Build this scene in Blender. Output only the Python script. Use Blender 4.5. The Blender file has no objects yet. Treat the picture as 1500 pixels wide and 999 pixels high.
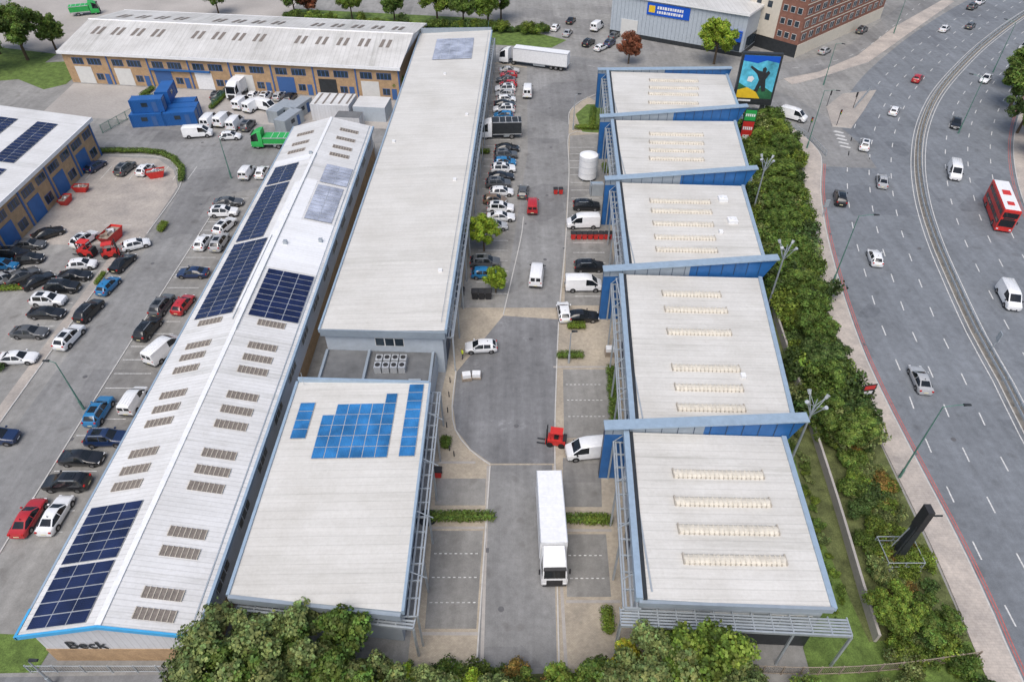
import bpy, math, random
import numpy as np
from mathutils import Matrix, Vector
random.seed(7); np.random.seed(7)
sc=bpy.context.scene
R=math.radians
# ------------------------------------------------------------------ materials
def newmat(name):
    m=bpy.data.materials.new(name); m.use_nodes=True
    nt=m.node_tree; bs=nt.nodes["Principled BSDF"]
    return m,nt,bs
def node(nt,t,**kw):
    n=nt.nodes.new(t)
    for k,v in kw.items(): setattr(n,k,v)
    return n
def noise(nt,scale,detail=4,rough=.6,co=None,vec=None):
    n=node(nt,"ShaderNodeTexNoise"); n.inputs['Scale'].default_value=scale
    n.inputs['Detail'].default_value=detail; n.inputs['Roughness'].default_value=rough
    if vec: nt.links.new(vec,n.inputs['Vector'])
    return n
def ramp(nt,src,p0,p1,c0,c1):
    r=node(nt,"ShaderNodeValToRGB"); e=r.color_ramp.elements
    e[0].position=p0;e[1].position=p1;e[0].color=(*c0,1);e[1].color=(*c1,1)
    nt.links.new(src,r.inputs[0]); return r
def mix(nt,a,b,fac,mode='MIX'):
    m=node(nt,"ShaderNodeMix",data_type='RGBA',blend_type=mode)
    for s,v in ((6,a),(7,b)):
        if isinstance(v,tuple): m.inputs[s].default_value=(*v,1)
        else: nt.links.new(v,m.inputs[s])
    if isinstance(fac,(int,float)): m.inputs[0].default_value=fac
    else: nt.links.new(fac,m.inputs[0])
    return m.outputs[2]
def M(name,c,rough=.7,metal=0,var=.12,ns=1.5,fine=0,fs=20,bump=0,spec=.4,big=0,bs_=.06):
    m,nt,bs=newmat(name)
    tc=node(nt,"ShaderNodeTexCoord").outputs['Object']
    n=noise(nt,ns,5,.65,vec=tc)
    lo=tuple(max(0,x*(1-var)) for x in c); hi=tuple(min(1,x*(1+var)) for x in c)
    col=ramp(nt,n.outputs[0],.3,.7,lo,hi).outputs[0]
    if big:
        n2=noise(nt,bs_,5,.6,vec=tc)
        r=ramp(nt,n2.outputs[0],.35,.68,(1-big,)*3,(1+0*big,)*3)
        col=mix(nt,col,r.outputs[0],1.0,'MULTIPLY')
    if fine:
        n3=noise(nt,fs,2,.5,vec=tc)
        r=ramp(nt,n3.outputs[0],.3,.7,(1-fine,)*3,(1,1,1))
        col=mix(nt,col,r.outputs[0],1.0,'MULTIPLY')
    nt.links.new(col,bs.inputs['Base Color'])
    bs.inputs['Roughness'].default_value=rough; bs.inputs['Metallic'].default_value=metal
    bs.inputs['Specular IOR Level'].default_value=spec
    if bump:
        bp=node(nt,"ShaderNodeBump"); bp.inputs['Strength'].default_value=bump; bp.inputs['Distance'].default_value=.05
        n4=noise(nt,fs,3,.5,vec=tc); nt.links.new(n4.outputs[0],bp.inputs['Height']); nt.links.new(bp.outputs[0],bs.inputs['Normal'])
    return m
def asphalt(name,c,patch=.25,cracks=True,streak=.86,pale=False):
    m,nt,bs=newmat(name)
    tc=node(nt,"ShaderNodeTexCoord").outputs['Object']
    a=ramp(nt,noise(nt,.09,6,.62,vec=tc).outputs[0],.34,.66,tuple(x*(1-patch) for x in c),tuple(x*(1+patch*.7) for x in c)).outputs[0]
    mp=node(nt,"ShaderNodeMapping"); mp.inputs['Scale'].default_value=(1.2,.06,1); nt.links.new(tc,mp.inputs[0])
    s=ramp(nt,noise(nt,.6,4,.6,vec=mp.outputs[0]).outputs[0],.35,.68,(streak,)*3,(1.05,1.05,1.05)).outputs[0]
    a=mix(nt,a,s,1.0,'MULTIPLY')
    s2=ramp(nt,noise(nt,1.1,5,.7,vec=tc).outputs[0],.32,.7,(.80,.80,.79),(1.08,1.08,1.07)).outputs[0]
    a=mix(nt,a,s2,1.0,'MULTIPLY')
    f=ramp(nt,noise(nt,9,3,.7,vec=tc).outputs[0],.3,.7,(.84,.84,.84),(1.06,1.06,1.06)).outputs[0]
    a=mix(nt,a,f,1.0,'MULTIPLY')
    if pale:
        o=ramp(nt,noise(nt,.3,9,.78,vec=tc).outputs[0],.58,.68,(1,1,1),(1.5,1.5,1.5)).outputs[0]
        a=mix(nt,a,o,1.0,'MULTIPLY')
    if cracks:
        o=ramp(nt,noise(nt,.55,2,.4,vec=tc).outputs[0],.62,.72,(1,1,1),(.76,.75,.74)).outputs[0]
        a=mix(nt,a,o,1.0,'MULTIPLY')
        v=node(nt,"ShaderNodeTexVoronoi",distance='CHEBYCHEV',feature='F1'); v.inputs['Scale'].default_value=.11; nt.links.new(tc,v.inputs['Vector'])
        sep=node(nt,"ShaderNodeSeparateColor"); nt.links.new(v.outputs['Color'],sep.inputs[0])
        p=ramp(nt,sep.outputs[0],.82,.83,(1,1,1),(.86,.86,.87)).outputs[0]
        a=mix(nt,a,p,1.0,'MULTIPLY')
    nt.links.new(a,bs.inputs['Base Color']); bs.inputs['Roughness'].default_value=.85; bs.inputs['Specular IOR Level'].default_value=.3
    return m
def paving(name,c1,c2,scale=2.5,mortar=(.2,.18,.16)):
    m,nt,bs=newmat(name)
    tc=node(nt,"ShaderNodeTexCoord").outputs['Object']
    b=node(nt,"ShaderNodeTexBrick"); b.inputs['Scale'].default_value=scale
    b.inputs['Color1'].default_value=(*c1,1); b.inputs['Color2'].default_value=(*c2,1); b.inputs['Mortar'].default_value=(*mortar,1)
    b.inputs['Mortar Size'].default_value=.02
    nt.links.new(tc,b.inputs['Vector'])
    s=ramp(nt,noise(nt,.22,6,.7,vec=tc).outputs[0],.34,.66,(.72,.72,.72),(1.1,1.08,1.04)).outputs[0]
    a=mix(nt,b.outputs[0],s,1.0,'MULTIPLY')
    s=ramp(nt,noise(nt,2.5,4,.7,vec=tc).outputs[0],.3,.7,(.82,.82,.82),(1.08,1.08,1.08)).outputs[0]
    a=mix(nt,a,s,1.0,'MULTIPLY')
    nt.links.new(a,bs.inputs['Base Color']); bs.inputs['Roughness'].default_value=.9
    return m
def roofmat(name,c,period=1.0,axis=1,line=.82,w=.12,dirt=.15,rough=.5,metal=0.0,stain=0):
    m,nt,bs=newmat(name)
    tc=node(nt,"ShaderNodeTexCoord").outputs['Object']
    sp=node(nt,"ShaderNodeSeparateXYZ"); nt.links.new(tc,sp.inputs[0])
    mu=node(nt,"ShaderNodeMath",operation='MULTIPLY'); mu.inputs[1].default_value=1/period; nt.links.new(sp.outputs[axis],mu.inputs[0])
    fr=node(nt,"ShaderNodeMath",operation='FRACT'); nt.links.new(mu.outputs[0],fr.inputs[0])
    r=node(nt,"ShaderNodeValToRGB"); e=r.color_ramp.elements
    e[0].position=0;e[0].color=(line,line,line,1);e[1].position=w;e[1].color=(1,1,1,1)
    q=e.new(w*1.8);q.color=(1,1,1,1); q=e.new(.5);q.color=(.975,.975,.975,1); q=e.new(.55);q.color=(1,1,1,1)
    nt.links.new(fr.outputs[0],r.inputs[0])
    d=ramp(nt,noise(nt,.12,7,.7,vec=tc).outputs[0],.34,.6,tuple(x*(1-dirt) for x in (1,.99,.97)),(1,1,1)).outputs[0]
    mp=node(nt,"ShaderNodeMapping"); mp.inputs['Scale'].default_value=(.08,1.2,.1) if axis==1 else (1.2,.08,.1); nt.links.new(tc,mp.inputs[0])
    d2=ramp(nt,noise(nt,1,5,.7,vec=mp.outputs[0]).outputs[0],.35,.65,(.90,.90,.895),(1,1,1)).outputs[0]
    base=node(nt,"ShaderNodeRGB"); base.outputs[0].default_value=(*c,1)
    a=mix(nt,base.outputs[0],r.outputs[0],1.0,'MULTIPLY'); a=mix(nt,a,d,1.0,'MULTIPLY'); a=mix(nt,a,d2,1.0,'MULTIPLY')
    f=ramp(nt,noise(nt,3,6,.8,vec=tc).outputs[0],.3,.6,(.90,.895,.88),(1,1,1)).outputs[0]
    a=mix(nt,a,f,1.0,'MULTIPLY')
    if stain:
        g=ramp(nt,noise(nt,.35,6,.75,vec=mp.outputs[0]).outputs[0],.54,.70,(1,1,1),(1-stain,1-stain,1-stain*1.1)).outputs[0]
        a=mix(nt,a,g,1.0,'MULTIPLY')
        g=ramp(nt,noise(nt,.9,8,.8,vec=tc).outputs[0],.60,.72,(1,1,1),(1-stain*.8,1-stain*.85,1-stain)).outputs[0]
        a=mix(nt,a,g,1.0,'MULTIPLY')
    nt.links.new(a,bs.inputs['Base Color']); bs.inputs['Roughness'].default_value=rough; bs.inputs['Metallic'].default_value=metal
    bp=node(nt,"ShaderNodeBump"); bp.inputs['Strength'].default_value=.4; bp.inputs['Distance'].default_value=.05
    nt.links.new(r.outputs[0],bp.inputs['Height']); nt.links.new(bp.outputs[0],bs.inputs['Normal'])
    return m
def solar(name,c,rough=.18,mort=2.2):
    m,nt,bs=newmat(name)
    tc=node(nt,"ShaderNodeTexCoord").outputs['Object']
    v=noise(nt,.5,2,.5,vec=tc)
    col=ramp(nt,v.outputs[0],.3,.7,tuple(x*.7 for x in c),tuple(x*1.4 for x in c)).outputs[0]
    b=node(nt,"ShaderNodeTexBrick"); b.offset=0; b.inputs['Scale'].default_value=1.0
    b.inputs['Brick Width'].default_value=.166; b.inputs['Row Height'].default_value=.166; b.inputs['Mortar Size'].default_value=.006
    b.inputs['Color1'].default_value=(1,1,1,1);b.inputs['Color2'].default_value=(.85,.85,.9,1);b.inputs['Mortar'].default_value=(mort,mort,mort,1)
    nt.links.new(tc,b.inputs['Vector'])
    col=mix(nt,col,b.outputs[0],1.0,'MULTIPLY')
    nt.links.new(col,bs.inputs['Base Color']); bs.inputs['Roughness'].default_value=rough; bs.inputs['Specular IOR Level'].default_value=.45
    return m
def objcol(name,rough=.3,coat=.6,leaf=False):
    m,nt,bs=newmat(name)
    oi=node(nt,"ShaderNodeObjectInfo")
    if leaf:
        at=node(nt,"ShaderNodeVertexColor",layer_name="shade")
        col=mix(nt,oi.outputs['Color'],at.outputs[0],1.0,'MULTIPLY')
        nt.links.new(col,bs.inputs['Base Color']); bs.inputs['Roughness'].default_value=.55; bs.inputs['Specular IOR Level'].default_value=.25
        tr=node(nt,"ShaderNodeBsdfTranslucent"); nt.links.new(col,tr.inputs[0])
        ms=node(nt,"ShaderNodeMixShader"); ms.inputs[0].default_value=.3
        nt.links.new(bs.outputs[0],ms.inputs[1]); nt.links.new(tr.outputs[0],ms.inputs[2])
        nt.links.new(ms.outputs[0],nt.nodes["Material Output"].inputs[0])
    else:
        tc=node(nt,"ShaderNodeTexCoord").outputs['Object']
        r=ramp(nt,noise(nt,3,4,.6,vec=tc).outputs[0],.3,.7,(.9,.9,.9),(1,1,1)).outputs[0]
        col=mix(nt,oi.outputs['Color'],r,1.0,'MULTIPLY')
        nt.links.new(col,bs.inputs['Base Color']); bs.inputs['Roughness'].default_value=rough; bs.inputs['Coat Weight'].default_value=coat
        bs.inputs['Coat Roughness'].default_value=.08
    return m
m_ground=asphalt('worn_asphalt',(.32,.315,.305),.2)
m_estate=asphalt('estate_asphalt',(.275,.275,.275),.2)
m_dark=asphalt('new_asphalt',(.235,.238,.248),.2,False,.78,True)
m_hw=asphalt('highway_asphalt',(.215,.233,.258),.14)
m_conc=M('concrete_paving',(.46,.43,.40),.9,var=.1,ns=2,big=.25,fine=.12,fs=12)
m_pavt=paving('pavement_slabs',(.50,.45,.41),(.475,.43,.395),1.0,(.42,.38,.35))
m_tan=paving('block_paving',(.48,.42,.335),(.42,.37,.30),2.2,(.34,.30,.25))
m_tan2=paving('pink_block_paving',(.45,.41,.375),(.41,.38,.35),2.2,(.34,.31,.29))
m_bay=asphalt('parking_bay',(.29,.283,.27),.2)
m_kerb=M('kerb_stone',(.48,.47,.45),.85,var=.15,ns=2)
m_resv=M('central_reservation_concrete',(.24,.22,.19),.9,var=.3,ns=1,fine=.2)
m_white=M('white_paint_marking',(.72,.72,.70),.7,var=.15,ns=3,fine=.45,fs=5)
m_red=M('red_line_paint',(.5,.15,.13),.7,fine=.3,fs=5)
m_iron=M('cast_iron_cover',(.13,.13,.135),.7,fine=.2)
m_grass=M('grass',(.13,.20,.045),.95,var=.45,ns=.8,fine=.4,fs=9,bump=.6)
m_soil=M('scrub_ground',(.12,.14,.05),.95,var=.5,ns=.7,fine=.4,fs=7,bump=.6)
m_rL=roofmat('pale_corrugated_roof',(.76,.76,.76),.5,1,.78,.25,.16,.4,0,.25)
m_rL2=roofmat('roof_sheet_painted_glare',(.86,.87,.89),.5,1,.88,.2,.06,.22,0,.0)  # whiter base colour, wet glare painted into the roof
m_rM=roofmat('cream_standing_seam_roof',(.68,.665,.63),.9,1,.84,.14,.12,.5,0,.12)
m_rU=roofmat('grey_standing_seam_roof',(.69,.675,.64),.9,1,.80,.14,.14,.5,0,.2)
m_rT=roofmat('weathered_corrugated_roof',(.68,.67,.65),1.0,0,.8,.2,.22,.5,0,.22)
m_steel=M('steel_blue_cladding',(.31,.36,.41),.4,.2,var=.08,ns=1)
m_fascia=M('grey_fascia',(.28,.33,.38),.4,.2,var=.08)
m_bluegrey=M('pale_blue_metal',(.33,.43,.53),.35,.2,var=.1)
m_blue=M('blue_cladding',(.025,.12,.33),.4,0,var=.15,ns=.8)
m_dblue=M('dark_blue_cladding',(.03,.05,.09),.45,0,var=.15)
m_trim=M('bright_blue_trim',(.06,.36,.66),.4,var=.08)
m_wclad=roofmat('white_wall_cladding',(.66,.67,.70),.6,0,.8,.2,.1,.5)
m_lclad=M('light_wall_cladding',(.42,.47,.52),.5,var=.08)
m_brick=M('tan_brick',(.46,.31,.18),.9,var=.18,ns=1.2,fine=.25,fs=9)
m_rbrick=M('red_brick',(.27,.13,.095),.9,var=.2,ns=1.2,fine=.25,fs=9)
m_cream=M('cream_render',(.62,.57,.48),.85,var=.08)
m_glass=M('window_glass',(.03,.045,.06),.08,var=.3,ns=.6,spec=.6)
m_dglass=M('vehicle_glass',(.012,.015,.018),.05,var=.2,spec=.6)
m_wframe=M('white_frame',(.7,.7,.68),.5,var=.05)
m_bframe=M('blue_frame',(.05,.12,.3),.5,var=.05)
m_door=M('roller_door',(.62,.62,.60),.5,var=.06)
m_skyl=M('weathered_rooflight',(.22,.19,.165),.6,var=.25,ns=3,fine=.2)
m_skyl2=M('ribbed_rooflight',(.60,.56,.48),.5,var=.15,ns=2)
m_skylS=M('rooflight_rib',(.42,.38,.32),.6)
m_sol=solar('solar_cells_navy',(.010,.017,.055))
m_sol2=solar('solar_cells_blue',(.028,.15,.35),.25,1.6)
m_sol3=solar('solar_cells_painted_glare',(.36,.39,.46),.3,1.3)  # pale cell colour paints in the reflected glare
m_alu=M('aluminium',(.6,.62,.64),.35,.5,var=.05)
m_galv=M('galvanised_steel',(.42,.46,.49),.45,.4,var=.1)
m_dkst=M('dark_steel',(.04,.045,.05),.5,.3,var=.2)
m_green=M('green_painted_steel',(.10,.22,.18),.5,.2,var=.1)
m_black=M('black_rubber',(.015,.015,.015),.8,var=.2)
m_trimb=M('black_plastic',(.03,.03,.032),.6,var=.2)
m_hub=M('alloy_wheel',(.35,.35,.36),.3,.8,var=.05)
m_lamp=M('headlamp_glass',(.75,.76,.78),.1,var=.03)
m_tail=M('tail_lamp',(.45,.015,.01),.2,var=.05)
m_plate=M('number_plate',(.7,.65,.4),.5,var=.03)
m_redp=M('red_painted_metal',(.55,.035,.03),.4,var=.15)
m_bluec=roofmat('blue_container_paint',(.02,.13,.42),.3,0,.7,.4,.15,.45)
m_wp=M('white_painted_metal',(.78,.79,.80),.4,var=.05,fine=.06,fs=3)
m_flat=M('dark_felt_roof',(.16,.165,.17),.85,var=.2,ns=.6,big=.25,bs_=.2)
m_wood=M('fence_wood',(.3,.25,.2),.9,var=.25)
m_bark=M('bark',(.10,.075,.05),.95,var=.3)
m_paint=objcol('car_paint',.28,.7)
m_leaf=objcol('leaf',leaf=True)
m_grn=M('green_paint',(.03,.35,.08),.45,var=.1)
m_dgrn=M('dark_green_print',(.03,.13,.06),.5,var=.4,ns=.8)
m_sblue=M('sign_blue',(.01,.09,.5),.4,var=.04)
m_yellow=M('sign_yellow',(.75,.5,.03),.5,var=.1)
m_cyan=M('screen_cyan',(.10,.45,.60),.3,var=.6,ns=.35)
# ------------------------------------------------------------------ builder
class B:
    def __init__(s): s.v=[];s.f=[];s.m=[];s.mats=[]
    def mi(s,m):
        if m not in s.mats: s.mats.append(m)
        return s.mats.index(m)
    def poly(s,pts,m):
        n=len(s.v); s.v+= [tuple(p) for p in pts]; s.f.append(tuple(range(n,n+len(pts)))); s.m.append(s.mi(m))
    def hexa(s,p,m,mt=None):
        n=len(s.v); s.v+=[tuple(q) for q in p]; i=s.mi(m); it=s.mi(mt) if mt else i
        for k,f in enumerate(((0,3,2,1),(4,5,6,7),(0,1,5,4),(1,2,6,5),(2,3,7,6),(3,0,4,7))):
            s.f.append(tuple(n+a for a in f)); s.m.append(it if k==1 else i)
    def box(s,x0,y0,z0,x1,y1,z1,m,mt=None):
        s.hexa([(x0,y0,z0),(x1,y0,z0),(x1,y1,z0),(x0,y1,z0),(x0,y0,z1),(x1,y0,z1),(x1,y1,z1),(x0,y1,z1)],m,mt)
    def obox(s,cx,cy,z0,z1,lx,ly,a,m,mt=None):
        c,si=math.cos(R(a)),math.sin(R(a)); P=[]
        for z in (z0,z1):
            for dx,dy in ((-1,-1),(1,-1),(1,1),(-1,1)):
                X=dx*lx/2;Y=dy*ly/2; P.append((cx+X*c-Y*si,cy+X*si+Y*c,z))
        s.hexa(P,m,mt)
    def prism(s,pl,z0,z1,m,mt=None):
        g=z1 if callable(z1) else (lambda x,y:z1)
        h=z0 if callable(z0) else (lambda x,y:z0)
        n=len(s.v);k=len(pl)
        s.v+=[(x,y,h(x,y)) for x,y in pl]+[(x,y,g(x,y)) for x,y in pl]
        i=s.mi(m);it=s.mi(mt) if mt else i
        for a in range(k):
            b=(a+1)%k; s.f.append((n+a,n+b,n+k+b,n+k+a)); s.m.append(i)
        s.f.append(tuple(n+k+a for a in range(k))); s.m.append(it)
        s.f.append(tuple(n+a for a in reversed(range(k)))); s.m.append(i)
    def wall(s,p,q,s0,s1,z0,z1,out,m,inn=.02):
        dx,dy=q[0]-p[0],q[1]-p[1];L=math.hypot(dx,dy);dx/=L;dy/=L;nx,ny=dy,-dx
        a=(p[0]+dx*s0,p[1]+dy*s0);b=(p[0]+dx*s1,p[1]+dy*s1)
        P=[(a[0]+nx*out,a[1]+ny*out),(b[0]+nx*out,b[1]+ny*out),(b[0]-nx*inn,b[1]-ny*inn),(a[0]-nx*inn,a[1]-ny*inn)]
        s.hexa([(x,y,z0) for x,y in P]+[(x,y,z1) for x,y in P],m)
    def window(s,p,q,s0,s1,z0,z1,fr,gl,n=2):
        s.wall(p,q,s0,s1,z0,z1,.04,fr)
        w=(s1-s0)/n
        for i in range(n): s.wall(p,q,s0+w*i+.07,s0+w*(i+1)-.07,z0+.08,z1-.08,.055,gl)
    def tube(s,p,q,r,m,n=8,r2=None):
        p=Vector(p);q=Vector(q);d=(q-p).normalized();u=d.orthogonal().normalized();w=d.cross(u)
        r2=r if r2 is None else r2
        k=len(s.v)
        for c,rr in ((p,r),(q,r2)):
            for i in range(n):
                a=2*math.pi*i/n; s.v.append(tuple(c+u*math.cos(a)*rr+w*math.sin(a)*rr))
        i_=s.mi(m)
        for i in range(n):
            j=(i+1)%n; s.f.append((k+i,k+j,k+n+j,k+n+i)); s.m.append(i_)
        s.f.append(tuple(k+i for i in reversed(range(n))));s.m.append(i_)
        s.f.append(tuple(k+n+i for i in range(n)));s.m.append(i_)
    def mesh(s,name,smooth=None):
        me=bpy.data.meshes.new(name); me.from_pydata(s.v,[],s.f)
        for m in s.mats: me.materials.append(m)
        me.polygons.foreach_set('material_index',s.m)
        if smooth:
            me.polygons.foreach_set('use_smooth',[True]*len(s.f)); me.update()
            import bmesh
            bm=bmesh.new(); bm.from_mesh(me); bmesh.ops.remove_doubles(bm,verts=bm.verts,dist=.0005); bm.to_mesh(me); bm.free()
            me.set_sharp_from_angle(angle=R(smooth))
        me.update(); return me
    def obj(s,name,parent=None,loc=None,smooth=None):
        o=bpy.data.objects.new(name,s.mesh(name,smooth)); sc.collection.objects.link(o)
        if parent:
            o.parent=parent; o.matrix_parent_inverse=Matrix.Translation(-Vector(parent.location))
        return o
def empty(name,x,y,z=0):
    e=bpy.data.objects.new(name,None); e.location=(x,y,z); sc.collection.objects.link(e); e.empty_display_size=1; return e
def inst(name,me,x,y,z=0,rot=0,scale=1,col=None,parent=None):
    o=bpy.data.objects.new(name,me); sc.collection.objects.link(o)
    o.location=(x,y,z); o.rotation_euler=(0,0,R(rot)); o.scale=(scale,)*3 if isinstance(scale,(int,float)) else scale
    if col: o.color=(*col,1)
    if parent:
        o.parent=parent; o.matrix_parent_inverse=Matrix.Translation(-Vector(parent.location))
    return o
def sheet(name,pts,z,m):
    b=B(); b.poly([(x,y,z) for x,y in pts],m); 
    me=b.mesh(name)
    if me.polygons[0].normal.z<0: me.flip_normals()
    o=bpy.data.objects.new(name,me); sc.collection.objects.link(o); return o
def smooth(pts,step=3.0):
    P=[np.array(p,float) for p in pts]; P=[2*P[0]-P[1]]+P+[2*P[-1]-P[-2]]; out=[]
    for i in range(1,len(P)-2):
        n=max(2,int(np.linalg.norm(P[i+1]-P[i])/step))
        for k in range(n):
            t=k/n
            out.append(.5*((2*P[i])+(-P[i-1]+P[i+1])*t+(2*P[i-1]-5*P[i]+4*P[i+1]-P[i+2])*t*t+(-P[i-1]+3*P[i]-3*P[i+1]+P[i+2])*t**3))
    out.append(P[-2]); return out
def normals(P):
    N=[]
    for i in range(len(P)):
        d=P[min(i+1,len(P)-1)]-P[max(i-1,0)]; d=d/np.linalg.norm(d); N.append(np.array((-d[1],d[0])))
    return N
def offs(P,o): N=normals(P); return [p+n*o for p,n in zip(P,N)]
def ribbon(b,P,o0,o1,z,m,z1=None):
    A=offs(P,o0);C=offs(P,o1)
    for i in range(len(P)-1):
        q=[A[i],A[i+1],C[i+1],C[i]]
        if z1 is None:
            q3=[(x[0],x[1],z) for x in q]
            if o1<o0: q3=q3[::-1]
            b.poly(q3,m)
        else: b.hexa([(x[0],x[1],z) for x in q]+[(x[0],x[1],z1) for x in q],m)
def dashes(b,P,off,z,m,dash,gap,w=.15,phase=0):
    Q=offs(P,off)
    D=[0]
    for i in range(1,len(Q)): D.append(D[-1]+np.linalg.norm(Q[i]-Q[i-1]))
    D=np.array(D);X=np.array([q[0] for q in Q]);Y=np.array([q[1] for q in Q])
    s=phase
    while s<D[-1]-dash:
        a=np.array((np.interp(s,D,X),np.interp(s,D,Y)));c=np.array((np.interp(s+dash,D,X),np.interp(s+dash,D,Y)))
        d=(c-a)/np.linalg.norm(c-a);n=np.array((-d[1],d[0]))*w/2
        b.poly([(*(a-n),z),(*(c-n),z),(*(c+n),z),(*(a+n),z)],m); s+=dash+gap
# ------------------------------------------------------------------ ground
sheet('ground',[(-1500,-600),(1500,-600),(1500,2500),(-1500,2500)],0,m_ground)
Z1,Z2,Z3,Z4,Z5=.006,.012,.018,.024,.030
med=[(57,-60),(57,-20),(57,10),(57.2,28),(57.9,40),(59,50.4),(60.5,59.1),(61.7,68),(63.9,79.2),(66.5,90.8),(70.2,103.3),(75.6,117),(83,131.6),(92.9,147),(105.7,163.1),(121.4,180.9),(143.4,203.2),(175,232),(225,275)]
MP=smooth(med,3)
b=B(); ribbon(b,MP,16,-16.2,Z1,m_hw); b.obj('highway_road')
kW=[(42,-60),(42.4,-10),(42.8,10),(43.2,23.6),(43.8,29.5),(44.2,35),(44.4,40),(44.5,45.6),(44.7,54),(45.2,62.7),(46.4,72.2),(48.3,83.4),(50.7,94.7),(53.7,105.7),(57.2,115.5),(58.2,120),(57.6,126),(55.8,132)]
KP=smooth(kW,3)
b=B(); ribbon(b,KP,.15,3.0,0,m_pavt,.12); b.obj('pavement')
b=B(); ribbon(b,KP,0,.15,0,m_kerb,.13); ribbon(b,offs(MP,0),-16.0,-16.15,0,m_kerb,.13); b.obj('kerb')
b=B(); ribbon(b,MP,-16.15,-20,0,m_pavt,.12); b.obj('pavement')
b=B(); ribbon(b,MP,-20,-60,Z2,m_grass); b.obj('grass_verge')
b=B(); ribbon(b,MP,-.75,-.6,0,m_kerb,.14); ribbon(b,MP,.6,.75,0,m_kerb,.14); ribbon(b,MP,-.6,.6,0,m_resv,.12); b.obj('central_reservation')
b=B()
for o in (-.32,.32):
    ribbon(b,MP,o-.04,o+.04,.5,m_galv,.85)
    ribbon(b,MP,o-.06,o+.06,.64,m_galv,.70)
for o in (-.25,.25):
    for p in offs(MP,o): b.box(p[0]-.05,p[1]-.05,.1,p[0]+.05,p[1]+.05,.84,m_galv)
b.obj('crash_barrier')
b=B()
for k,o in enumerate((4.6,8.3,12.0,-4.6,-8.4,-12.2)): dashes(b,MP,o,Z2,m_white,2.0,4.6,.15,k*1.3)
ribbon(b,MP,1.15,1.28,Z2,m_white); ribbon(b,MP,-1.15,-1.28,Z2,m_white)
K2=[p for p in KP if p[1]<117]
b.obj('road_markings')
b=B()
ribbon(b,K2,-.25,-.36,Z3,m_red); ribbon(b,K2,-.52,-.63,Z3,m_red); ribbon(b,MP,-15.2,-15.3,Z2,m_red); ribbon(b,MP,-15.5,-15.6,Z2,m_red)
b.obj('red_route_lines')
S1=smooth([(-110,196),(-60,186),(-20,177),(5,169.5),(24,162),(40,156),(50,151),(56.5,144),(60.5,134),(62.5,124),(62,114)],3)
S2=smooth([(52,152),(62,161),(74,165.5),(87,174.5),(104,195),(126,222),(150,250)],3)
b=B(); ribbon(b,S1,4.6,-4.6,Z2,m_estate); ribbon(b,S2,4,-4,Z2+.004,m_estate); b.obj('side_street')
b=B(); dashes(b,S1[:-6],0,Z4,m_white,2,4,.12); dashes(b,S2,0,Z4,m_white,2,4,.12); b.obj('road_markings')
def raised(name,pts,m,z=.12):
    b=B(); b.prism(pts,0,z,m_kerb,m); return b.obj(name)
raised('traffic_island',[(64.5,131),(68,130.2),(73.5,138.3),(80.7,149.5),(72.5,147.5),(66.5,140.5)],m_tan2)
raised('pavement',[(70.1,156.5),(85.6,166.5),(102.8,185.5),(129.5,215),(128,217.8),(101.3,190.9),(84.5,170.8),(71.5,160.2),(62,156),(63,152.5)],m_pavt)
b=B()
for k in range(5): 
    t=k/5; b.poly([(62.9+t*1.2,122.5+k*1.6,Z4),(64.6+t*1.2,121.5+k*1.6,Z4),(64.9+t*1.2,122.0+k*1.6,Z4),(63.3+t*1.6,122.9+k*1.6,Z4)],m_white)
b.obj('hatched_marking')
# central court
sheet('block_paving',[(-9,22),(11.2,22),(13.3,46),(15.5,72),(17,96),(18.5,120),(19.8,141),(14,150),(12,160),(-4.8,167),(-8.2,61),(-9,52)],Z1,m_tan)
sheet('car_park',[(-7.2,73.5),(-1.2,73.5),(3.0,120),(3.6,163),(-4.5,166),(-5.6,120)],Z2,m_bay)
sheet('estate_road',[(-1.2,73.5),(6.5,73.5),(8.3,90),(10.2,112),(11.2,128),(12.2,139),(17,147),(26,152),(26,163),(3.6,168),(3.0,120)],Z3,m_estate)
sheet('car_park',[(7.3,74),(14.6,74),(17.3,118),(18.2,128),(11.4,127),(8.6,92)],Z4,m_bay)
sheet('turning_head',[(-1.2,71.8),(6.3,71.0),(4.6,46.6),(-2.3,46.6),(-4.6,48.6),(-6.4,51.4),(-7.0,55),(-6.9,60.9)],Z2,m_dark)
sheet('estate_road',[(-2.3,46.4),(4.4,46.4),(3.7,18),(-3.2,18)],Z2,m_estate)
sheet('parking_bay',[(-8.2,44.6),(-2.8,44.6),(-2.8,41.2),(-8.0,41.2)],Z2,m_bay)
sheet('parking_bay',[(-8.0,38.2),(-2.9,38.2),(-3.2,28.2),(-7.8,28.2)],Z2,m_bay)
sheet('parking_bay',[(6.4,61.3),(12,61.3),(11.2,50.2),(5.9,50.2)],Z2,m_bay)
sheet('parking_bay',[(5.6,47.4),(9.8,47.4),(9.3,41),(5.3,41)],Z2,m_bay)
sheet('parking_bay',[(5.3,37.8),(9.4,37.8),(9.2,31.2),(5.1,31.2)],Z2,m_bay)
b=B()
for x0,y0,x1,y1 in ((-2.75,24,-2.45,46.3),(4.5,24,4.8,46.3),(-8.3,38.4,-2.8,38.7),(-8.2,27.6,-2.9,27.9),(5,38.1,10,38.4),(5,30.6,10,30.9),(-8.6,46.6,-4,46.9),(5.2,61.6,12.6,61.9)): b.box(x0,y0,Z1,x1,y1,Z2+.003,m_conc)
b.obj('drainage_channel')
b=B()
for y in (35.6,33.1,30.6):
    for k in range(9): b.box(-7.6+k*.5,y,Z3,-7.35+k*.5,y+.1,Z3+.004,m_white)
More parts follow.
